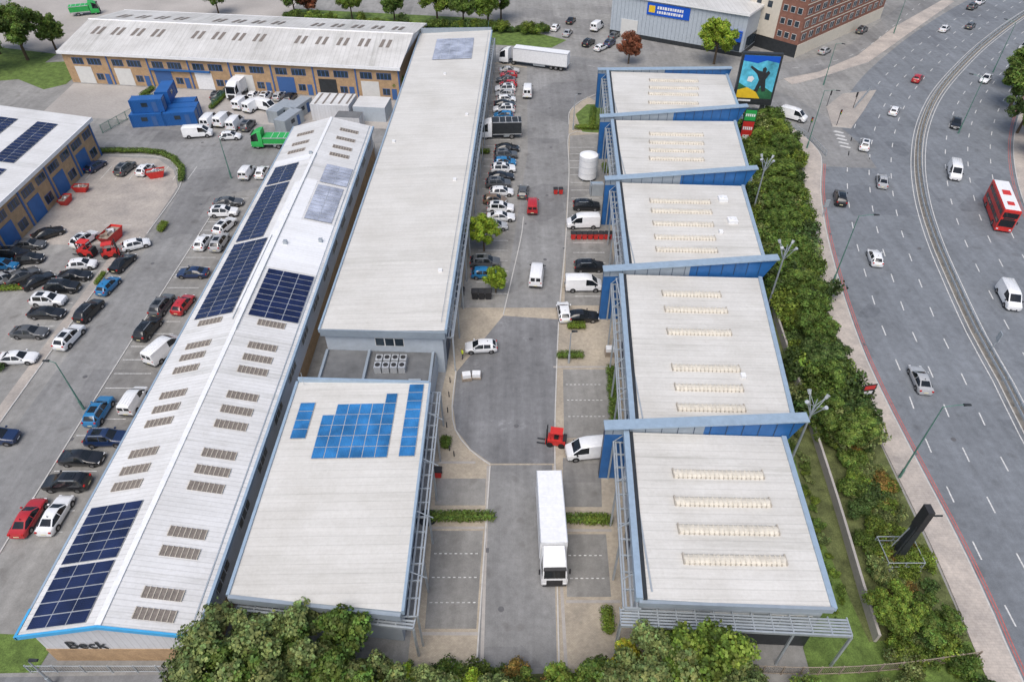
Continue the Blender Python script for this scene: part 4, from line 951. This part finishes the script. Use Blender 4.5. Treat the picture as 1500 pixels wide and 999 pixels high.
b.box(-.3,-.5,5.6,.3,.5,8.5,m_trimb); b.tube((-.8,-.5,.7),(-.3,-.3,6),.08,m_dkst); b.tube((.8,.5,.7),(.3,.3,6),.08,m_dkst); b.tube((-.8,.5,.7),(-.3,.3,5),.06,m_galv); b.box(.3,-.5,8.0,1.1,-.4,8.15,m_dkst)
inst('advertising_monopole',b.mesh('advertising_monopole'),37,35,.02,0)
b=B(); 
for s in(-.6,.6): b.tube((s,0,0),(s,0,3.6),.06,m_galv)
b.box(-.8,-.08,1.7,.8,-.04,4.2,m_trimb); b.box(-.65,-.1,3.4,.65,-.08,4.0,m_redp); b.box(-.55,-.1,2.6,.55,-.08,3.1,m_wp); b.box(-.55,-.1,1.9,.1,-.08,2.3,m_grn)
inst('roadside_sign',b.mesh('roadside_sign'),41.0,54.6,.02,10)
b=B(); b.tube((0,0,0),(0,0,3),.08,m_galv); b.box(-.4,-.05,1.9,.4,.05,3.2,m_galv); inst('traffic_sign',b.mesh('traffic_sign'),61.6,64.5,.13,80); inst('traffic_sign',bpy.data.meshes['traffic_sign'],51,97,.02,10); 
b=B(); b.tube((0,0,0),(0,0,3.2),.06,m_dkst); b.box(-.16,-.18,2.3,.16,.0,3.3,m_trimb)
for z,mm in((3.05,m_redp),(2.75,m_yellow),(2.45,m_grn)): b.tube((0,-.18,z),(0,-.21,z),.1,mm,12)
for x,y,h in ((65.5,131.5,20),(72,140,200),(66.8,141,90),(58.6,128,0)): inst('traffic_light',b.mesh('traffic_light'),x,y,.1,h)
# digital billboard: layered flat artwork (sky, hills, figure silhouette)
e=empty('digital_billboard',47.2,131.5); 
b=B(); b.box(-3.7,-.5,4.6,3.7,.5,14.4,m_dkst)
b.box(-2.6,-.3,0,-1.8,.3,4.6,m_dkst); b.box(1.8,-.3,0,2.6,.3,4.6,m_dkst)
b.box(-3.3,-.53,5.0,3.3,-.5,14.0,m_cyan)
b.box(-3.3,-.55,5.0,3.3,-.531,5.9,m_dkst); b.box(-2.8,-.56,5.25,-.4,-.551,5.6,m_wp)
def art(pts,y,m): b.poly([(x,y,z) for x,z in pts],m)
art([(-3.3,5.9),(3.3,5.9),(3.3,7.2),(1.4,8.3),(-.6,7.4),(-3.3,8.8)],-.552,m_dgrn)
art([(-3.3,5.9),(1.2,5.9),(.2,7.2),(-1.6,8.0),(-3.3,7.4)],-.554,m_yellow)
art([(-3.3,13.0),(-.6,12.6),(1.0,13.2),(3.3,12.8),(3.3,14.0),(-3.3,14.0)],-.552,m_sblue)
art([(-.2,7.3),(.5,7.1),(.8,8.4),(1.3,7.2),(1.9,7.4),(1.5,9.6),(2.1,10.9),(1.7,11.3),(1.25,10.9),(1.3,11.6),(.95,12.0),(.55,11.7),(.6,11.1),(-.2,11.3),(-1.6,12.1),(-1.8,11.8),(-.3,10.6),(.3,9.5)],-.558,m_dkst)
art([(-1.9,9.2),(-1.0,9.0),(-.6,9.7),(-1.1,10.2),(-1.8,10.0)],-.56,m_wp)
o=bpy.data.objects.new('screen_and_frame',b.mesh('screen')); sc.collection.objects.link(o); o.parent=e; e.rotation_euler=(0,0,R(-8))
b=B(); b.box(-1.1,-.3,0,1.1,.3,7.4,m_dkst); b.box(-1.0,-.33,5.2,1.0,-.3,7.2,m_grn); b.box(-1.0,-.33,.8,1.0,-.3,5.0,m_redp)
for i in range(5): b.box(-.85+i*.36,-.35,6.0,-.6+i*.36,-.33,6.5,m_wp); b.box(-.85+i*.36,-.35,3.4,-.6+i*.36,-.33,4.0,m_wp)
b.box(-.6,-.35,1.4,.6,-.33,2.4,m_wp)
inst('storage_company_totem_sign',b.mesh('totem'),44.4,122.6,.02,-10)
b=B(); P=smooth([(36.6,76),(35.7,70.8),(34.9,60),(34.5,54.6),(33.4,41.2),(32.4,31.5),(32,27)],2); ribbon(b,P,-.12,.12,0,m_conc,1.3); b.obj('concrete_boundary_wall')
def fence(name,pts,h,m,step=2,mesh_=True):
    b=B(); P=smooth(pts,step)
    for i,p in enumerate(P):
        b.box(p[0]-.05,p[1]-.05,0,p[0]+.05,p[1]+.05,h,m)
        if i<len(P)-1:
            q=P[i+1]
            for z in ((.2,h-.1) if mesh_ else (.3,h/2,h-.1)): b.tube((p[0],p[1],z),(q[0],q[1],z),.035,m,6)
            n=10 if mesh_ else 0
            for k in range(1,n): 
                t=k/n;x=p[0]+(q[0]-p[0])*t;y=p[1]+(q[1]-p[1])*t; b.box(x-.015,y-.015,.1,x+.015,y+.015,h,m)
    b.obj(name)
fence('timber_fence',[(18,24.4),(26,24.2),(33,24.6),(40,25.5)],1.6,m_wood,1.6)
fence('steel_palisade_fence',[(-39,121),(-31,121),(-26,120.5)],2,m_galv)
fence('steel_palisade_fence',[(-81,128),(-77,140),(-76,148)],1.8,m_green)
fence('steel_palisade_fence',[(-63,140),(-62,151)],1.8,m_green)
fence('steel_palisade_fence',[(-41,24.4),(-30,24.4),(-24,24.4)],1.4,m_galv)
fence('pedestrian_guardrail',[(58.9,118.5),(58.2,124),(56.6,130)],1.1,m_galv)
fence('pedestrian_guardrail',[(72,139.5),(79,149)],1.1,m_galv)
b=B(); P=smooth([(-7.6,59),(-7.4,50),(-6.4,47.6)],2)
for p in P: b.tube((p[0],p[1],0),(p[0],p[1],.9),.06,m_dkst)
b.obj('bollards')
b=B(); b.tube((-8.6,39.7,.03),(-8.6,39.7,.06),1.0,m_dkst,20); b.obj('manhole_cover')
# ------------------------------------------------------------------ vegetation
def foliage(name,n,lobes,leaf,trunk=None,flat=1.0):
    lob=np.array(lobes)
    w=lob[:,3]**2; idx=np.random.choice(len(lob),n,p=w/w.sum())
    d=np.random.normal(size=(n,3)); d/=np.linalg.norm(d,axis=1)[:,None]
    k=60; cd=np.random.normal(size=(k,3)); cd/=np.linalg.norm(cd,axis=1)[:,None]
    dots=d@cd.T; near=dots.argmax(1); rr=np.random.uniform(.66,1.25,size=k)[near]
    cs=np.random.uniform(.55,1.4,size=k)[near]
    rad=lob[idx,3]*rr*np.random.power(5,n)
    c=lob[idx,:3]+d*rad[:,None]*np.array([1,1,.85*flat])
    nd=d+np.random.normal(scale=.55,size=(n,3))+np.array([0,0,.35]); nd/=np.linalg.norm(nd,axis=1)[:,None]
    t=np.cross(nd,np.random.normal(size=(n,3))); t/=np.linalg.norm(t,axis=1)[:,None]; u=np.cross(nd,t)
    sz=leaf*np.random.uniform(.55,1.25,size=n)[:,None]
    q=np.stack([c-t*sz*.5-u*sz*.15,c+t*sz*.1-u*sz*.5,c+t*sz*.55+u*sz*.1,c-t*sz*.1+u*sz*.5],1).reshape(-1,3)
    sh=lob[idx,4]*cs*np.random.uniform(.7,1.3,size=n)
    b=B(); b.v=q.tolist(); b.f=[(4*i,4*i+1,4*i+2,4*i+3) for i in range(n)]; b.m=[0]*n; b.mats=[m_leaf]
    if trunk:
        H,r=trunk; b.tube((0,0,0),(0,0,H*.45),r,m_bark,10,r*.7); b.tube((0,0,H*.45),(.1,.1,H*.85),r*.7,m_bark,8,r*.2)
        for l in lobes[:9]:
            b.tube((0,0,H*random.uniform(.28,.55)),(l[0]*.8,l[1]*.8,l[2]),r*.35,m_bark,6,r*.08)
    me=b.mesh(name)
    ca=me.color_attributes.new('shade','FLOAT_COLOR','POINT')
    cols=np.ones((len(me.vertices),4)); 
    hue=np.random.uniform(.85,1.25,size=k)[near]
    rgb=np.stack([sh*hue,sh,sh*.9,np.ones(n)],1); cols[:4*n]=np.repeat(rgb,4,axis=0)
    ca.data.foreach_set('color',cols.ravel()); me.update(); return me
def lobes(n,R_,H,zc,rmin,rmax):
    out=[]
    for i in range(n):
        a=random.uniform(0,2*math.pi); rr=R_*math.sqrt(random.random()); z=zc+random.uniform(-1,1)*H*math.sqrt(max(.05,1-(rr/R_)**2))
        out.append((rr*math.cos(a),rr*math.sin(a),z,random.uniform(rmin,rmax),random.uniform(.6,1.4)))
    out.append((0,0,zc,rmax*1.1,.8)); return out
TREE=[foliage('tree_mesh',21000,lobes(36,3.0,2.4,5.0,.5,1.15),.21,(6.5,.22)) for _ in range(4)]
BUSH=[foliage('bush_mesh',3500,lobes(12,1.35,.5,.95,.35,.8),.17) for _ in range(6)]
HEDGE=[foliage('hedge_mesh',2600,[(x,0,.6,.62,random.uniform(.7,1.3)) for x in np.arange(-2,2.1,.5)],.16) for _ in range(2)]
G1=(.125,.20,.045);G2=(.17,.25,.045);G3=(.085,.145,.045);G4=(.24,.34,.04);OL=(.20,.26,.10);OR=(.32,.23,.07);RD=(.26,.10,.06);YL=(.38,.40,.05)
def tree(x,y,s,c,h=None,nm='broadleaf_tree'):
    inst(nm,random.choice(TREE),x,y,0,random.uniform(0,360),(s*random.uniform(.92,1.08),s,s*(h or 1)),c)
for x,y,s,c in ((-22.2,23.4,1.25,OL),(-18.2,23.8,1.2,OL),(-14.6,22.8,1.15,G1),(-17.5,19.8,1.2,OL),(-21,20,1.2,G1),(-11.4,21.2,.95,OL),(11.0,22.2,1.08,OL),(15.0,23.0,1.3,G2),(13,19.8,1.2,OL),(18.0,21.5,.95,OL)): tree(x,y,s,c)
for x,y,s,c in ((-9.3,22.0,.6,G4),(-6.6,21.6,.7,OL),(-3.8,21.4,.6,G4),(-1.2,21.6,.7,OL),(1.4,21.2,.65,G1),(4.2,21.4,.68,G2),(7.2,21.4,.72,G1),(9.8,23.6,.62,YL)): tree(x,y,s,c)
tree(-117,168,1.7,G1);tree(-122,160,1.6,G3);tree(-113,174,1.2,G1);tree(-126,172,1.6,G3)
tree(-20.2,195.4,1.4,G2);tree(-13,193,1.2,G1);tree(-6.4,193,1.4,G2);tree(-3,198,1.3,G1);tree(27.8,165.6,.95,RD);tree(48.2,165.4,1.35,G4);tree(-60.1,201,1.2,G1);tree(-56,200,1.0,RD);tree(-82,203,1.1,G1);tree(-44,199,1.0,G2);tree(-32,197,1.1,G1)
tree(-4.3,87.3,.72,G4,1.1);tree(-2.3,76.9,.55,G4,1.0);tree(105,140,1.3,G1);tree(100,128,1.2,G3);tree(97,118,1.2,G1);tree(112,150,1.2,G1)
tree(-25,146.6,.6,G1); tree(120,225,1.5,G1)
def belt(name,pts,c0,s=(.8,1.4)):
    e=empty(name,pts[0][0],pts[0][1])
    for p in pts:
        sc_=random.uniform(*s); c=random.choice(c0); k=random.uniform(.75,1.2)
        inst('clump',random.choice(BUSH),p[0],p[1],.02,random.uniform(0,360),(sc_*random.uniform(.9,1.2),sc_,sc_*random.uniform(.8,1.35)),tuple(v*k for v in c),e)
def xin(y): return float(np.interp(y,[24,46,58,70,82,93,104,117,125,133],[38.5,40,40.6,41.8,43.6,46,48.8,52.6,53.6,53.2]))
def xun(y): return float(np.interp(y,[24,44,58,72,94,98,118,121,134],[33,35,36,37.2,38.6,40.6,43.2,45.6,47.5]))
pts=[]
y=134
while y>49:
    x=xun(y)
    while x<xin(y): pts.append((x+random.uniform(-.6,.6),y+random.uniform(-.7,.7))); x+=1.75
    y-=1.75
belt('shrub_belt',pts,[G1,G3,G2,G1,OL],(.8,1.8))
pts=[(random.uniform(xun(y),xin(y)),y) for y in np.arange(24,50,.25)]
belt('scrub_planting',pts,[G1,OL,G2,OL,G3,G2,OR],(.3,.9))
pts=[(random.uniform(xun(y)-4.6,xun(y)-2.6),y) for y in np.arange(28,62,.9)]
belt('verge_weeds',pts,[G1,OL,G2],(.2,.4))
for x,y,s in ((39.2,70,.88),(38.8,65,.84),(37.8,57,.85),(37.2,49.8,.88),(39.4,51.5,.68),(33.8,29,.7),(36.4,28.0,.65),(38.5,61,.84),(36.4,53.4,.65),(40,75,.8),(41.5,84,.8),(42,92,.85),(44.5,101,.85),(47,108,.85),(49.5,116,.85),(39.2,80,.72),(45.5,113,.8),(50,124,.8),(43,97,.75),(46.5,120,.8),(50.5,130,.75)): 
    tree(x,y,s,random.choice([G1,G3,G2,G1]),.75,'large_shrub')
pts=[(random.uniform(-10,40),random.uniform(19,22.8)) for _ in range(120)]+[(random.uniform(-24,-10),random.uniform(20,23)) for _ in range(20)]+[(random.uniform(-9,10),random.uniform(22.4,24.2)) for _ in range(32)]
belt('front_planting',pts,[G1,G2,G4,G1,G3,YL,OL,OL,OR],(.45,1.05))
pts=[(88+random.uniform(0,16)+ (y-95)*.55,y) for y in np.arange(95,150,1.2)]
belt('roadside_shrubs',pts,[G1,G3],(1.0,1.8))
pts=[(x,196-(x+60)*.12+random.uniform(-1,1)) for x in np.arange(-60,10,2.2)]
belt('background_hedge',pts,[G1,G3,G2],(.8,1.5))
def hedge(x,y,h,c=G1,s=1): inst('hedge',random.choice(HEDGE),x,y,0,h,(s,1,.9),c)
for a in ((-6.2,39.6,0),(-4.2,39.6,0),(7.2,39.3,0),(8.6,39.2,0,G2,.6),(11.9,52.4,90),(12.1,56,90),(12.3,59,90),(7.4,63.5,0,G1,.7),(8.6,69.2,0,G2,.5),(-7.4,49.2,90,G1,.3),(8.6,28.8,90,G2,.5),(16.2,132,80,G2),(16.8,137,80,G1),(18.8,133,85,G1),(15,130,0,G2),(17,113,90,G2,.6),(-5.4,119.5,0,G2,.5),(-76,119.9,3),(-71.8,119.8,0),(-67.5,119.4,-12),(-64,117.6,-35),(-61.2,114.6,-50),(-59.2,110.8,-70),(-79,143.6,78),(-78.2,139.6,78),(-80,147.8,78),(-63,141.5,82),(-62.6,145.5,82),(-62.2,149.5,82),(-56,93.5,90,G2,.5)): hedge(*a)
inst('hedge',HEDGE[0],-66,61.2,0,0,1,G3); inst('hedge',HEDGE[1],-60,80,0,90,.6,G2); inst('hedge',HEDGE[1],-72,77.6,0,5,(1.2,1,.6),G2)
# ------------------------------------------------------------------ people
def person(x,y,h,top,bot,skin=(.35,.2,.14)):
    J={'pel':(0,0,.95),'ch':(0.02,0,1.3),'nk':(.02,0,1.5),'hd':(.03,0,1.64),'ht':(.03,0,1.72),
       'sl':(.02,.19,1.42),'el':(-.03,.25,1.14),'wl':(.08,.25,.9),'fl':(.1,.25,.8),'sr':(.02,-.19,1.42),'er':(-.06,-.25,1.14),'wr':(.02,-.26,.9),'fr':(.05,-.26,.8),
       'hl':(0,.1,.92),'kl':(.1,.1,.5),'al':(.02,.11,.1),'tl':(.18,.12,.05),'hr':(0,-.1,.92),'kr':(-.02,-.1,.5),'ar':(-.16,-.11,.12),'tr':(.0,-.12,.05)}
    rad={'pel':.15,'ch':.16,'nk':.06,'hd':.10,'ht':.07,'sl':.07,'el':.045,'wl':.032,'fl':.03,'sr':.07,'er':.045,'wr':.032,'fr':.03,'hl':.09,'kl':.06,'al':.045,'tl':.035,'hr':.09,'kr':.06,'ar':.045,'tr':.035}
    E=[('pel','ch'),('ch','nk'),('nk','hd'),('hd','ht'),('ch','sl'),('sl','el'),('el','wl'),('wl','fl'),('ch','sr'),('sr','er'),('er','wr'),('wr','fr'),('pel','hl'),('hl','kl'),('kl','al'),('al','tl'),('pel','hr'),('hr','kr'),('kr','ar'),('ar','tr')]
    ks=list(J); me=bpy.data.meshes.new('person'); me.from_pydata([J[k] for k in ks],[(ks.index(a),ks.index(c)) for a,c in E],[])
    o=bpy.data.objects.new('person',me); sc.collection.objects.link(o)
    md=o.modifiers.new('skin','SKIN'); 
    for i,k in enumerate(ks): me.skin_vertices[0].data[i].radius=(rad[k],rad[k])
    me.skin_vertices[0].data[0].use_root=True
    o.modifiers.new('sub','SUBSURF').levels=2; o.modifiers['sub'].render_levels=2
    m,nt,bs=newmat('clothing'); tc=node(nt,"ShaderNodeTexCoord").outputs['Object']; sp=node(nt,"ShaderNodeSeparateXYZ"); nt.links.new(tc,sp.inputs[0])
    r=node(nt,"ShaderNodeValToRGB"); r.color_ramp.interpolation='CONSTANT'; el=r.color_ramp.elements
    el[0].position=0;el[0].color=(.02,.02,.02,1);el[1].position=.05;el[1].color=(*bot,1)
    q=el.new(.5);q.color=(*top,1);q=el.new(.775);q.color=(*skin,1);q=el.new(.86);q.color=(.03,.02,.015,1)
    mu=node(nt,"ShaderNodeMath",operation='MULTIPLY');mu.inputs[1].default_value=.5; nt.links.new(sp.outputs[2],mu.inputs[0]); nt.links.new(mu.outputs[0],r.inputs[0]); nt.links.new(r.outputs[0],bs.inputs['Base Color']); bs.inputs['Roughness'].default_value=.9
    me.materials.append(m); o.location=(x,y,.03); o.rotation_euler=(0,0,R(h))
try:
    person(-6.9,76.3,-80,(.02,.02,.025),(.02,.02,.03)); person(-6.3,63.2,30,(.6,.7,.05),(.03,.03,.06))
except Exception as ex: print('person',ex)
# ------------------------------------------------------------------ light, world, camera
w=bpy.data.worlds.new("World"); sc.world=w; w.use_nodes=True; nt=w.node_tree
sky=nt.nodes.new("ShaderNodeTexSky"); sky.sky_type='NISHITA'; sky.sun_disc=False; EL,AZ=60,200
sky.sun_elevation=R(EL); sky.sun_rotation=R(AZ); sky.air_density=1.0; sky.dust_density=4.0; sky.ozone_density=1.0
bg=nt.nodes["Background"]; nt.links.new(sky.outputs[0],bg.inputs[0]); bg.inputs[1].default_value=.15
L=bpy.data.lights.new('sun','SUN'); L.energy=2.0; L.angle=R(45); L.color=(1,.98,.95)
lo=bpy.data.objects.new('sun',L); sc.collection.objects.link(lo)
d=Vector((math.sin(R(AZ))*math.cos(R(EL)),math.cos(R(AZ))*math.cos(R(EL)),math.sin(R(EL))))
lo.rotation_euler=d.to_track_quat('Z','Y').to_euler()
cam=bpy.data.cameras.new('camera'); cam.lens=24; cam.sensor_width=36; cam.clip_end=4000; cam.clip_start=.5
co=bpy.data.objects.new('camera',cam); sc.collection.objects.link(co); co.location=(0,0,60); co.rotation_euler=(R(48),0,0); sc.camera=co
sc.view_settings.view_transform='Standard'; sc.view_settings.look='None'; sc.view_settings.exposure=0
